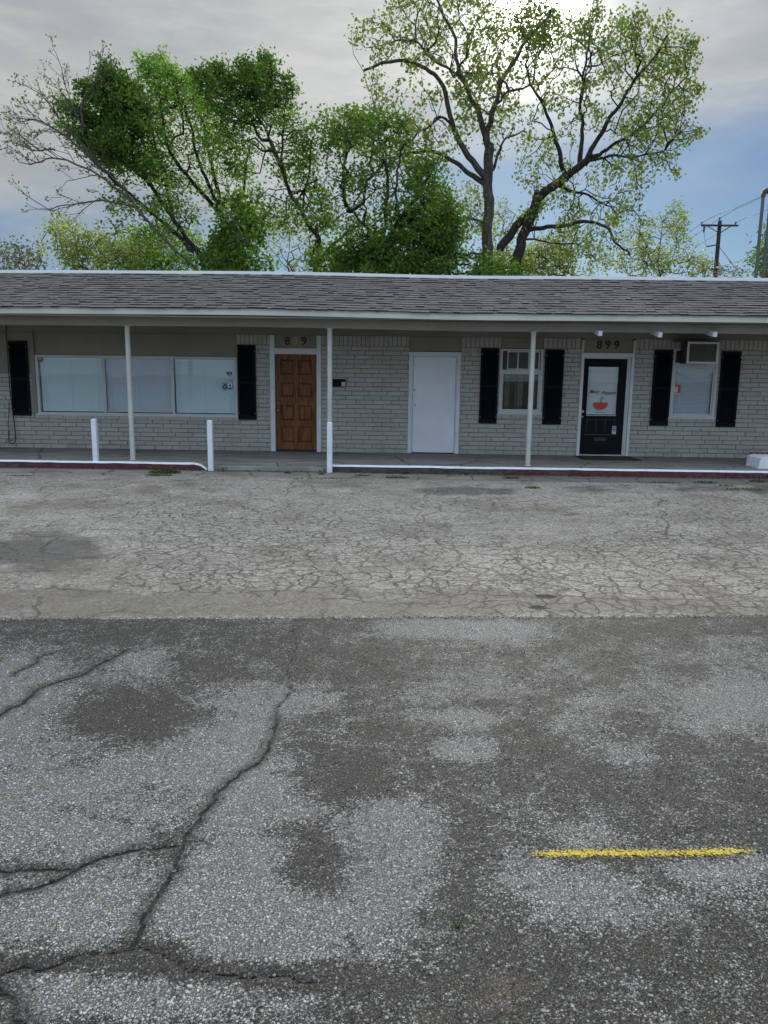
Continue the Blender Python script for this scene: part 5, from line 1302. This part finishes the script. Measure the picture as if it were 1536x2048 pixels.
tree('windswept_tree', 'forked tree with a broken stub and dark plumed top, straight above the wooden door', 24.5,
     [([(632, 554), (636, 500), (632, 470), (612, 440), (590, 395), (570, 350), (558, 320), (540, 285)], (9, 3), 0, .4),
      ([(628, 505), (632, 480), (634, 452)], (5, 4.0), .15, 1.1), ([(560, 325), (540, 280), (520, 240), (500, 200)], (4, 1.5), .8, .2), ([(568, 345), (565, 290), (570, 240), (575, 190), (560, 150)], (3.5, 1.2), -.8, .2),
      ([(640, 552), (650, 505), (690, 470), (730, 445)], (5, 2), .7, .4), ([(605, 430), (610, 380), (620, 320), (630, 270)], (3, 1.2), -.6, .3)],
     [('L', 470, 240, 408, 150, 34, 60), ('L', 500, 235, 445, 142, 36, 90), ('L', 530, 235, 500, 136, 34, 90), ('L', 560, 240, 540, 122, 26, 80), ('L', 575, 260, 585, 170, 20, 36), (480, 230, 50, 40, 80), (530, 260, 60, 45, 70), (450, 270, 50, 40, 50), (500, 310, 50, 50, 40), (590, 330, 40, 60, 44), (625, 330, 30, 80, 50), (560, 420, 60, 50, 50), (620, 420, 50, 60, 40), (610, 265, 20, 40, 12), (650, 430, 40, 50, 24)],
     M['bark'], M['leaf_dense'], (.115, .070), 20, .15, (-.45, .1, .25), .1, .55, plume=.7, dscale=1.1, rtw=.005, seed=41, mult=1.8, gap=(1.5, -.06), term=3)
tree('bushy_tree', 'dense deep green tree filling the gap between the wooden door and the white door', 23.5,
     [([(760, 552), (765, 500), (770, 440), (775, 380), (770, 320)], (8, 3), 0, .2), ([(765, 500), (800, 440), (840, 390), (860, 350)], (6, 2), -.8, .2), ([(765, 490), (720, 440), (690, 410)], (5, 2), .8, .2), ([(860, 552), (860, 500), (880, 450), (890, 400)], (6, 2), .3, .2)],
     [(860, 380, 45, 60, 150), (870, 440, 55, 60, 200), (820, 470, 90, 70, 240), (890, 510, 55, 45, 130), (760, 510, 90, 45, 180), (720, 265, 50, 40, 60), (770, 260, 60, 35, 60), (760, 400, 70, 70, 70), (710, 330, 60, 70, 40), (800, 330, 60, 50, 26), (690, 410, 50, 60, 34), (800, 520, 120, 30, 120), (665, 260, 30, 40, 20), (690, 520, 60, 30, 60), (940, 530, 60, 28, 90), (1000, 540, 50, 20, 50)],
     M['bark'], M['leaf_dense'], (.115, .075), 19, .15, (-.4, 0, .15), .15, .6, plume=.6, dscale=1.0, rtw=.005, seed=43, mult=2.2, gap=(1.3, -.08), term=3)
tree('bare_tree', 'nearly bare budding tree leaning far out over the roof beyond the other trees', 24,
     [([(400, 552), (330, 480), (262, 400), (220, 345), (190, 315), (152, 240), (140, 195), (128, 150)], (5, .9), 0, .25),
      ([(262, 402), (200, 352), (120, 318), (80, 322), (55, 328)], (3.5, .8), -.6, .2), ([(225, 350), (150, 290), (95, 255), (60, 242), (36, 232)], (3.5, .8), .6, .2), ([(195, 325), (130, 250), (95, 205), (75, 180)], (3, .8), .9, .2),
      ([(270, 410), (200, 400), (140, 410), (90, 420)], (3, .8), -.9, .2), ([(160, 260), (160, 210), (190, 160), (200, 130)], (2.5, .7), .3, .2), ([(110, 300), (70, 302), (45, 292), (30, 286)], (2, .6), .3, .2)],
     [(90, 250, 85, 70, 60), (60, 330, 55, 50, 46), (140, 200, 60, 60, 40), (150, 400, 80, 45, 60), (40, 230, 35, 40, 16), (110, 140, 25, 45, 14), (100, 350, 70, 40, 34), (200, 430, 60, 40, 34)],
     M['twig_pale'], M['leaf_bud'], (.09, .055), 4, .05, (-.3, 0, .3), .0, .7, dscale=.9, rtw=.0048, seed=47, term=1, cat='tree', fork=((.4, 1.0), (-.35, 0, .35), .55, .9))
# brush behind the roof line
def brush(label, px, py0, blobs_, Y, leafm, seed, leaf=(.125, .085), per=10, name='bush', cat='bush', gap=(.7, -.15), sig=.15, rtw=.004, group='brush behind the roof line'):
    tree(name, label, Y, [([(px, 553), (px - 4, 530), (px + 2, (py0 + 530) / 2), (px, py0)], (1.8, .7), 0, .1), ([(px, 552), (px + 22, 520), (px + 40, py0 + 20)], (1.4, .6), .5, .1), ([(px, 552), (px - 20, 520), (px - 40, py0 + 26)], (1.4, .6), -.5, .1)],
         blobs_, M['bark_grey'], leafm, leaf, per, sig, (-.1, 0, .1), .1, .7, dscale=.9, rtw=rtw, seed=seed, gap=gap, term=3, mult=3.2, cat=cat, group=group)
brush('thin pale bush at the corner of the roof, farthest from the cottonwoods', 40, 500, [(40, 520, 50, 30, 50), (20, 500, 20, 15, 10)], 26, M['leaf_bud'], 51, per=4, gap=None)
brush('pale green bush under the bare budding tree', 150, 470, [(130, 490, 55, 50, 90), (190, 510, 60, 45, 90), (110, 480, 30, 25, 24), (250, 500, 60, 45, 60)], 28, M['leaf_pale'], 52)
brush('dark shaggy bush under the windswept trees beside the forked trunk', 480, 450, [(470, 440, 35, 50, 70), (480, 490, 50, 55, 150), (500, 535, 60, 24, 80), (440, 520, 40, 30, 50)], 24, M['leaf_dense'], 53, leaf=(.14, .10), per=12)
brush('mid green brush low behind the leaning windswept trunks', 330, 480, [(330, 500, 90, 50, 120), (260, 520, 70, 30, 70), (380, 530, 60, 25, 50)], 29, M['leaf_mid'], 54)
brush('light green brush seen through the stems of the forked tree', 580, 470, [(570, 480, 60, 60, 70), (620, 520, 60, 35, 60), (680, 480, 50, 60, 50)], 30, M['leaf_pale'], 55, per=6)
brush('yellow green brush between the two cottonwood trunks', 1010, 480, [(1000, 470, 40, 70, 50), (940, 400, 30, 40, 20), (1010, 530, 50, 30, 50)], 31, M['leaf_pale'], 56, per=7)
brush('yellow green thicket below the leaning cottonwood crown', 1130, 490, [(1100, 520, 60, 35, 100), (1170, 525, 60, 30, 90), (1060, 530, 40, 25, 50), (1140, 490, 70, 30, 40)], 32, M['leaf_pale'], 57, per=8)
brush('small loose sapling with yellow green leaves, standing just beside the utility pole', 1320, 430, [(1330, 490, 55, 60, 100), (1350, 440, 22, 30, 26), (1290, 525, 60, 32, 80), (1380, 530, 40, 25, 30), (1270, 480, 30, 30, 14)], 33, M['leaf_pale'], 58, per=6, name='sapling', cat='tree', gap=(.8, -.2), group=None)
brush('twiggy brush at the foot of the utility pole', 1410, 520, [(1410, 540, 40, 20, 30), (1460, 545, 40, 14, 16)], 34, M['leaf_bud'], 59, per=3, gap=None)
brush('green shrub behind the steel service masts', 1530, 480, [(1535, 520, 25, 40, 50), (1545, 480, 20, 30, 20)], 27, M['leaf_dense'], 60, per=8, gap=None)
print('TREES', TREES)

# ------------------------------------------------------------------ utility pole, wires, masts
YU = 60.0
pt_, pb_ = at(1440, 441, YU), at(1432, 556, YU)
up = empty('utility_pole', (pt_.x, YU, -.25), 'dark wooden utility pole with a crossarm, far behind the roof', 'utility pole')
MB().lathe((pt_.x, YU, -.25), (0, 0, 1), [(0, .20), (6, .17), (pt_.z + .25 - .05, .135), (pt_.z + .25, .10)], 12).build('pole', M['pole'], up)
ca, cb2 = at(1400, 452.5, YU), at(1474, 451.5, YU); zc = (ca.z + cb2.z) / 2
MB().box(ca.x, cb2.x, YU - .26, YU - .14, zc - .06, zc + .06).build('crossarm', M['pole'], up)
br = MB(); br.beam((pt_.x - .95, YU - .2, zc - .05), (pt_.x, YU - .15, zc - .55), .03, .05); br.beam((pt_.x + .75, YU - .2, zc - .05), (pt_.x, YU - .15, zc - .55), .03, .05); br.build('brace', M['pole'], up)
ins = []
for px, py in ((1404, 446), (1441.5, 436), (1471.5, 446)):
    p = at(px, py, YU - .2); ins.append(p)
    base = zc + .06 if px != 1441.5 else pt_.z
    MB().lathe((p.x, YU - .2 if px != 1441.5 else YU, base - .02), (0, 0, 1), [(0, .03), (max(.1, p.z - base - .04), .03), (max(.12, p.z - base), .09), (max(.2, p.z - base + .10), .06)], 8).build('insulator', M['pipe'], up)
fz = at(1408, 462, YU - .3); MB().tube([(fz.x, YU - .3, zc - .1), (fz.x - .02, YU - .32, fz.z - .1)], [.09, .06], 8).build('cutout_fuse', M['pipe'], up)
gw = MB(); g1, g2 = at(1439, 494, YU), at(1492, 565, YU - 1)
gw.tube([g1, g1.lerp(g2, .42), g2 + (g2 - g1) * .8], .022, 5); gw.lathe(g1.lerp(g2, .42), (g2 - g1), [(-.1, .05), (.1, .05)], 6); gw.build('guy_wire', M['wire'], up)
sp_ = MB(); s1, s2 = at(1431, 490, YU - .2), at(1412, 493.5, YU - .2); sp_.tube([s1, s2], .05, 6); sp_.tube([s2, (fz.x, YU - .32, fz.z - .1)], .015, 4); sp_.build('dead_end_insulator', M['pipe'], up)
def wire(label, pts, r=.016):
    tag(MB().tube(smooth(pts, 6), r, 5).build('power_line', M['wire']), label, 'power line', 'overhead wires at the utility pole')
a = ins[0]; wire('overhead wire tied to the crossarm end nearer the sapling', [at(1340, 498, YU + 30), a, at(1480, 412, 50), at(1560, 376, 40)])
a = ins[1]; wire('overhead wire tied to the very tip of the utility pole', [at(1340, 505, YU + 30), a, at(1500, 406, 50), at(1560, 378, 40)])
a = ins[2]; wire('overhead wire tied to the crossarm end nearer the steel masts', [at(1385, 498, YU + 30), a, at(1510, 430, 50), at(1560, 408, 40)])
wire('low service wire running from the pole toward the steel masts', [at(1380, 548, YU + 25), at(1430, 535, YU), at(1470, 524, 50), at(1510, 509, 40), at(1560, 486, 30)], .022)
YM = 19.0
def mast(pxb, pxt, pyt, label, head):
    t_ = at(pxt, pyt, YM); e = empty('service_mast', (t_.x, YM, 3.56), label, 'service mast', 'steel masts on the roof')
    MB().tube([(t_.x, YM, 3.5), (t_.x, YM, t_.z)], .037, 12).build('pipe', M['pipe'], e)
    MB().lathe((t_.x, YM, 3.562), (0, 0, 1), [(0, .16), (.02, .15), (.06, .06), (.12, .05)], 14).build('flashing', M['coping'], e)
    MB().tube(smooth([(t_.x, YM, t_.z - .02), (t_.x + .01, YM, t_.z + .07), (t_.x + .07, YM - .02, t_.z + .12), (t_.x + .15, YM - .03, t_.z + .06)], 4), [.05] * 5 + [.06] * 8, 10).build('weatherhead', M['accase'], e)
    lp = MB(); q = Vector((t_.x + .15, YM - .03, t_.z + .06))
    lp.tube(smooth([q, q + Vector((.05, 0, -.12)), q + Vector((.02, 0, -.3)), q + Vector((.10, 0, -.42)), q + Vector((.3, 0, -.40)), q + Vector((.7, 0, -.1))], 5), .012, 6)
    lp.tube(smooth([q, q + Vector((.12, 0, -.12)), q + Vector((.3, 0, -.14)), q + Vector((.7, 0, .05))], 5), .010, 6); lp.build('drip_loop', M['cable'], e)
mast(1510, 1526.5, 392, 'tall steel service mast with a hooked weatherhead on the flat roof', True)
mast(1525, 1540, 412, 'second steel service mast standing behind the taller hooked one at the frame edge', True)

# ------------------------------------------------------------------ weeds, litter, pebbles
def blades(name, spots, mat, kind='stuff', seed=3):
    r = np.random.default_rng(seed); V, F = [], []
    for (x, y, z, rx, ry, n, h) in spots:
        for _ in range(n):
            a = r.uniform(0, 2 * math.pi); q = math.sqrt(r.random()); px_, py_ = x + rx * q * math.cos(a), y + ry * q * math.sin(a)
            hh = h * r.uniform(.35, 1.2) * (1.1 - .5 * q); th = r.uniform(0, 2 * math.pi); ln = r.uniform(.2, 1.1) * hh; w = r.uniform(.003, .007)
            dx_, dy_ = math.cos(th), math.sin(th); o = len(V)
            V += [(px_ - dy_ * w, py_ + dx_ * w, z), (px_ + dy_ * w, py_ - dx_ * w, z), (px_ + dx_ * ln * .35 - dy_ * w * .8, py_ + dy_ * ln * .35 + dx_ * w * .8, z + hh * .65), (px_ + dx_ * ln * .35 + dy_ * w * .8, py_ + dy_ * ln * .35 - dx_ * w * .8, z + hh * .65), (px_ + dx_ * ln, py_ + dy_ * ln, z + hh * .9)]
            F += [(o, o + 1, o + 3), (o, o + 3, o + 2), (o + 2, o + 3, o + 4)]
    ob = raw_mesh(name, V, F, mat, None); return tag(ob, None, None, None, kind)
def spot(px, py, wpx, n, h, ry=.10):
    p = gr(px, py, 0); return (p.x, p.y, 0, wpx * p.y / FPX, ry, n, h)
green = [spot(330, 946, 34, 420, .085, .14), (spot(316, 951, 30, 200, .05)), spot(500, 934, 60, 420, .075, .08), spot(450, 931, 30, 140, .06, .06), spot(560, 935, 50, 200, .05, .05), spot(582, 931, 8, 60, .13, .05), spot(575, 947, 8, 60, .05, .04), spot(643, 949, 7, 50, .05, .04), spot(725, 952, 16, 90, .04, .05), spot(655, 957, 40, 120, .025, .05), spot(795, 956, 25, 180, .05, .07), spot(1022, 957, 18, 150, .05, .07), spot(1238, 952, 25, 120, .05, .05), spot(1410, 966, 24, 140, .05, .06), spot(1330, 966, 30, 90, .04, .05), spot(1280, 950, 50, 60, .03, .05), spot(40, 952, 30, 140, .03, .06), spot(600, 957, 30, 60, .02, .05), spot(1515, 964, 20, 160, .06, .08), spot(1065, 976, 15, 60, .045, .05), spot(815, 948, 6, 30, .05, .03)]
tag(blades('weeds', green, M['grass']), 'short green weeds sprouting from cracks along the kerb', 'weeds')
dry = [spot(1065, 977, 16, 110, .05, .07), spot(1490, 980, 40, 260, .05, .14), spot(1455, 972, 20, 90, .04, .08), spot(520, 936, 50, 160, .04, .06), spot(790, 953, 30, 30, .03, .05), spot(1290, 965, 60, 60, .025, .06), spot(1000, 946, 100, 50, .02, .05), spot(600, 938, 60, 100, .03, .05)]
tag(blades('dry_grass', dry, M['grass_dry'], seed=5), 'tufts of yellowed dry grass at the edge of the asphalt', 'dry grass')
gp = gr(915, 1858); V_ = []
wd = MB()
for i in range(9):
    a_ = i * .7; h_ = .035 + .02 * (i % 3)
    wd.tube([(gp.x, gp.y, 0), (gp.x + .02 * math.cos(a_), gp.y + .02 * math.sin(a_), h_ * .6), (gp.x + .055 * math.cos(a_), gp.y + .05 * math.sin(a_), h_ * .8)], [.0012, .001, .0005], 4)
tag(wd.build('weed', M['grass']), 'single tiny green weed growing out of the near asphalt', 'weed')
# leaf litter along the kerb
r = np.random.default_rng(9); cen = []
for _ in range(900):
    x = r.uniform(-8.5, 8.5); y = YK - abs(r.normal(0, .10)) - .01
    if -.5 < x < 3.5 or r.random() < .35: cen.append((x, y, .012 + r.random() * .02))
lv, lf = leaf_arrays(np.array(cen), .05, .03, (0, 0, 0), 0, 1, r); lv[:, 2] = np.clip(lv[:, 2], .004, .06)
tag(raw_mesh('leaf_litter', lv, lf, M['litter'], None), 'brown leaf litter collected at the foot of the kerb', 'litter', None, 'stuff')
# loose pebbles on the near asphalt
def pebbles(n, seed):
    r = np.random.default_rng(seed); V, F = [], []
    base = [(0, 0, 1), (1, 0, 0), (.3, .95, 0), (-.8, .6, 0), (-.8, -.6, 0), (.3, -.95, 0)]
    for _ in range(n):
        t = r.random() ** .6; y = 1.5 + 3.7 * (1 - t); x = r.uniform(-.65, .65) * (y + .6)
        if r.random() < .55: x = r.uniform(.0, .7) * (y + .5)
        s = r.uniform(.003, .0075) * (1.35 if r.random() < .06 else 1); th = r.uniform(0, 6.28); c_, s_ = math.cos(th), math.sin(th); ez = r.uniform(.5, .9); ex_ = r.uniform(.7, 1.3)
        o = len(V)
        for (a, b, c) in base:
            a2, b2 = a * ex_ * r.uniform(.8, 1.2), b * r.uniform(.8, 1.2); V.append((x + s * (a2 * c_ - b2 * s_), y + s * (a2 * s_ + b2 * c_), .001 + s * c * ez + math.sin(x * 1.7 + .6 * y) * math.sin(y * 1.3 + .4 * x) * .006))
        F += [(o, o + 1, o + 2), (o, o + 2, o + 3), (o, o + 3, o + 4), (o, o + 4, o + 5), (o, o + 5, o + 1)]
    m, nt = new_mat('loose_stone'); c = mixc(nt, island(nt), (.07, .066, .06), (.33, .32, .30)); finish(nt, c, .8, noise_(nt, pos(nt), 300, 2), .3, .002)
    return tag(raw_mesh('gravel', V, F, m, None), 'loose pale grit scattered over the near asphalt', 'gravel', None, 'stuff')
pebbles(700, 12)

# ------------------------------------------------------------------ light, sky, camera
SUN = ray(1062, 22).normalized(); el = math.asin(SUN.z); az = math.atan2(SUN.x, SUN.y)
w = bpy.data.worlds.new('World'); bpy.context.scene.world = w; w.use_nodes = True; nt = w.node_tree; nt.nodes.clear()
sky = nd(nt, 'ShaderNodeTexSky', sky_type='NISHITA', sun_disc=False, sun_elevation=el, sun_rotation=az, air_density=1.0, dust_density=.3, ozone_density=3.0, altitude=200)
gen = nd(nt, 'ShaderNodeTexCoord').outputs['Generated']
xyz = nd(nt, 'ShaderNodeSeparateXYZ', {0: gen})
n1 = noise_(nt, scalev(nt, gen, (2.0, 2.0, 6.5)), 1.6, 6, .55)
n2 = noise_(nt, scalev(nt, gen, (1.2, 1.2, 5)), 3.4, 6, .6)
elev = math_(nt, 'ADD', xyz.outputs[2], math_(nt, 'MULTIPLY_ADD', n1, .34, -.17))
elev = math_(nt, 'SUBTRACT', elev, math_(nt, 'MULTIPLY', xyz.outputs[0], .20))
back = sstep(nt, xyz.outputs[1], .2, -.3)                 # unseen cloud behind the viewer, brightened and tinted blue to light the facade
mask = math_(nt, 'MAXIMUM', sstep(nt, elev, .13, .33), math_(nt, 'MULTIPLY', back, .75))
dot = nd(nt, 'ShaderNodeVectorMath', {0: gen, 1: tuple(SUN)}, operation='DOT_PRODUCT').outputs['Value']
dot = math_(nt, 'MAXIMUM', dot, 0.0)
g1 = math_(nt, 'MULTIPLY', math_(nt, 'POWER', dot, 30.0), .34); g2 = math_(nt, 'MULTIPLY', math_(nt, 'POWER', dot, 420.0), 3.4); g3 = math_(nt, 'MULTIPLY', math_(nt, 'POWER', dot, 2500.0), 9.0)
glow = math_(nt, 'ADD', math_(nt, 'ADD', g1, g2), g3)
cl = mixc(nt, sstep(nt, n2, .3, .72), (3.35, 3.58, 3.74), (5.15, 5.2, 5.15))
zen = sstep(nt, xyz.outputs[2], .42, .85)
amb = math_(nt, 'ADD', 1.0, math_(nt, 'ADD', math_(nt, 'MULTIPLY', zen, 2.3), math_(nt, 'MULTIPLY', back, .55)))
ambc = nd(nt, 'ShaderNodeCombineXYZ', {0: math_(nt, 'MULTIPLY', amb, math_(nt, 'SUBTRACT', 1.0, math_(nt, 'MULTIPLY', back, .17))), 1: amb, 2: math_(nt, 'MULTIPLY', amb, math_(nt, 'ADD', 1.0, math_(nt, 'MULTIPLY', back, .24)))}).outputs[0]
cl = mixc(nt, 1.0, cl, ambc, 'MULTIPLY')
cl = mixc(nt, 1.0, cl, nd(nt, 'ShaderNodeCombineXYZ', {0: math_(nt, 'ADD', 1.0, glow), 1: math_(nt, 'ADD', 1.0, math_(nt, 'MULTIPLY', glow, .97)), 2: math_(nt, 'ADD', 1.0, math_(nt, 'MULTIPLY', glow, .88))}).outputs[0], 'MULTIPLY')
tintsky = mixc(nt, 1.0, sky.outputs[0], (.355, .43, .50), 'MULTIPLY')
col = mixc(nt, mask, tintsky, cl)
bg = nd(nt, 'ShaderNodeBackground', {'Color': col, 'Strength': .1})
o = nd(nt, 'ShaderNodeOutputWorld'); nt.links.new(bg.outputs[0], o.inputs[0])
sl_ = bpy.data.lights.new('sun', 'SUN'); sl_.energy = 3.4; sl_.angle = R(10); sl_.color = (1, .95, .86)
so = bpy.data.objects.new('sun', sl_); C.objects.link(so); so.rotation_euler = (-SUN).to_track_quat('-Z', 'Y').to_euler()
cd = bpy.data.cameras.new('camera'); cam = bpy.data.objects.new('camera', cd); C.objects.link(cam)
from mathutils import Matrix
m3 = Matrix((RT, UP, -FW)).transposed(); cam.matrix_world = Matrix.Translation(CAM) @ m3.to_4x4()
cd.sensor_fit = 'VERTICAL'; cd.sensor_height = 36; cd.sensor_width = 27; cd.lens = FPX / 2048 * 36; cd.clip_end = 2000; cd.clip_start = .05
sc = bpy.context.scene; sc.camera = cam
sc.render.resolution_x, sc.render.resolution_y = 768, 1024
sc.view_settings.view_transform = 'Standard'; sc.view_settings.look = 'None'; sc.view_settings.gamma = 1; sc.view_settings.exposure = 0.22
sc.cycles.max_bounces = 8; sc.cycles.transparent_max_bounces = 12; sc.cycles.use_denoising = True; sc.cycles.denoising_prefilter = 'NONE'
